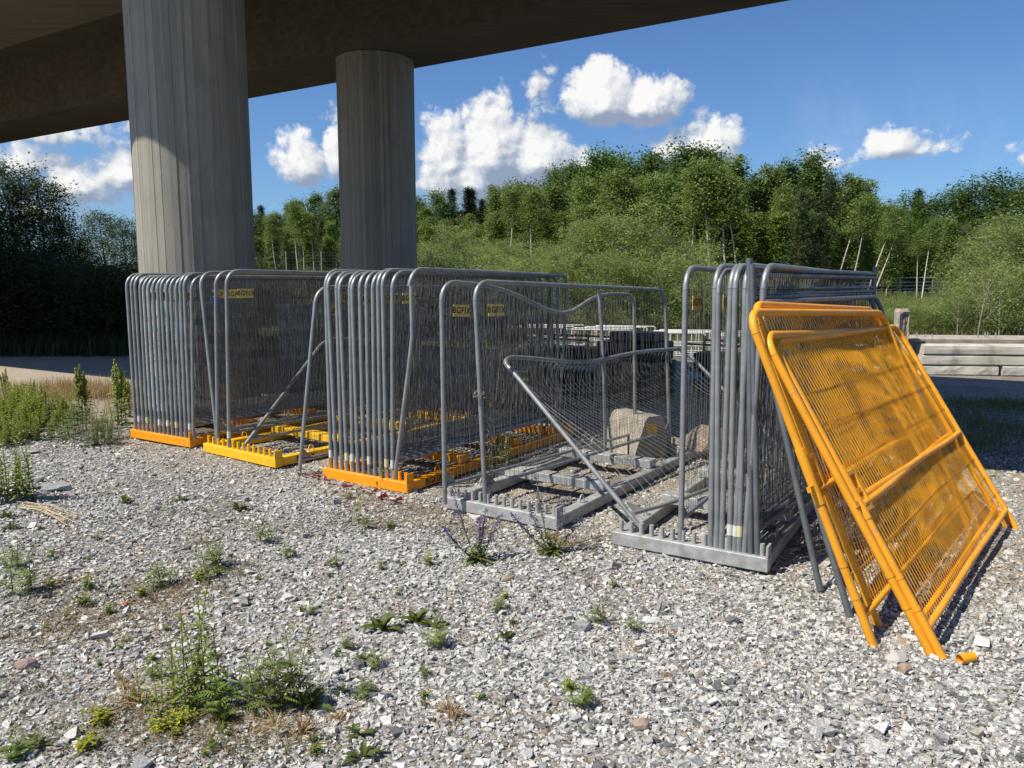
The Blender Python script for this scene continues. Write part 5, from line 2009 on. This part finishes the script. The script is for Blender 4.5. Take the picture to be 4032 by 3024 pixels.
# small plants spread over the gravel
yl = [herb_yellow(61, 'herb'), herb_yellow(62, 'herb', .09, 3)]
for i, (px, py, s) in enumerate([(345, 2330, 1), (330, 2390, 1), (205, 2325, .8), (560, 2350, .8), (780, 2290, .8), (860, 2270, .9), (1690, 2225, .9), (2240, 2715, .8), (1500, 2240, .6), (430, 2420, .8)]):
    put(yl[i % 2], px, py, s, 'small yellow-flowered herb on the gravel', 'yellow-flowered herbs on the gravel')
lm_ = herb_yellow(65, 'stonecrop', .05, 0, L_lime)
for px, py, s in [(400, 2850, 1.3), (680, 2870, 1.2), (630, 2885, 1.0), (340, 2950, 1.1), (720, 2850, 1.0)]:
    put(lm_, px, py, s, 'low lime-yellow creeping plant in front of the foreground clump', 'lime-yellow creeping plants')
tf = [herb_tuft(71, 40, .14, 'tuft', L_dry), herb_tuft(72, 26, .2, 'tuft', L_dry)]
for i, (px, py, s) in enumerate([(2620, 2670, .6), (560, 2780, 1.2), (520, 2770, 1.1), (1090, 2880, 1.0), (1180, 2900, 1.2), (2480, 2560, .7), (1780, 2830, 1.0), (800, 2140, 1.0), (1760, 2800, .9), (2620, 2500, .5), (1330, 2850, .8), (480, 2700, .9)]):
    put(tf[i % 2], px, py, s, 'small tuft of dry tan grass on the gravel', 'dry tufts on the gravel')
srng = random.Random(17)
small = [rs[2], yl[1], tn[1], rs[1]]
for i in range(96):
    if i < 66:
        px, py = srng.uniform(-20, 1500), srng.uniform(1950, 3010)
    else:
        px, py = srng.uniform(1000, 2500), srng.uniform(2030, 2960)
    put(small[srng.randrange(4)], px, py, srng.uniform(.3, .6), 'tiny green weed seedling scattered on the gravel', 'weed seedlings on the gravel')
for ob in list(col.objects):
    if ob.parent and ob.name.split('.')[0] in ('stem', 'leaves', 'blades', 'flowers', 'buds', 'seed_spike', 'limbs'):
        ob['kind'] = 'stuff'
# low mats of moss and dead leaves in the soil pockets
mr = np.random.default_rng(91)
cs = []
for px, py, sx, sy in [(880, 2810, .30, .16), (640, 2850, .28, .14), (350, 2430, .38, .2), (120, 2440, .3, .2), (620, 2340, .22, .12), (60, 2700, .25, .15), (250, 2900, .3, .12), (1500, 2010, .35, .2), (1800, 2090, .3, .15), (1000, 2080, .3, .2), (880, 2250, .2, .12), (1350, 2060, .25, .15), (2250, 2150, .3, .12), (1000, 2960, .25, .08), (700, 2030, .3, .2)]:
    q = G(px, py)
    cs.append((q.x, q.y, sx, sy))
for nm, lab, n, mt, sz in (('moss_mat', 'low olive moss and tiny leaves in the soil between the stones', 9000, L_grass, .012), ('leaf_litter', 'brown dead leaf crumbs in the soil between the stones', 9000, L_litter, .011)):
    pts = patch(cs, mr)(n)
    Cc = np.stack([pts[:, 0], pts[:, 1], hgt(pts[:, 0], pts[:, 1]) + mr.uniform(.004, .022, n)], -1)
    V, F, t = leaf_quads(Cc, sz, mr, .8, .6)
    tag(MB().add(V, F, t).build(nm, mt), lab, 'ground cover', kind='stuff')
# dry stalks lying by the tall herbs
dsr = np.random.default_rng(77)
o = at(70, 2000)
ds = empty('dry_stalks', o, 'bundle of pale dry stalks lying on the gravel below tall herbs', 'stalks')
for k in range(9):
    a, b = at(60 + dsr.uniform(0, 60), 1990 + dsr.uniform(0, 30)), at(320 + dsr.uniform(-80, 80), 2070 + dsr.uniform(-25, 15))
    MB().tube([a + Z * .03, a.lerp(b, .5) + Z * (.05 + dsr.uniform(0, .02)), b + Z * .025], .0035, 5).build('stalk', drystalk, ds, o, True)
wires_ = at(2330, 2180)
m = MB()
pts = [G(2200 + t * 230, 2150 - t * 22 + 8 * math.sin(t * 6)) + Z * .03 for t in np.linspace(0, 1, 9)]
tag(m.tube(pts, .004, 5).build('rusty_wire', rustm, None, wires_, True), 'thin rusty wire lying between the two galvanised racks', 'wire')
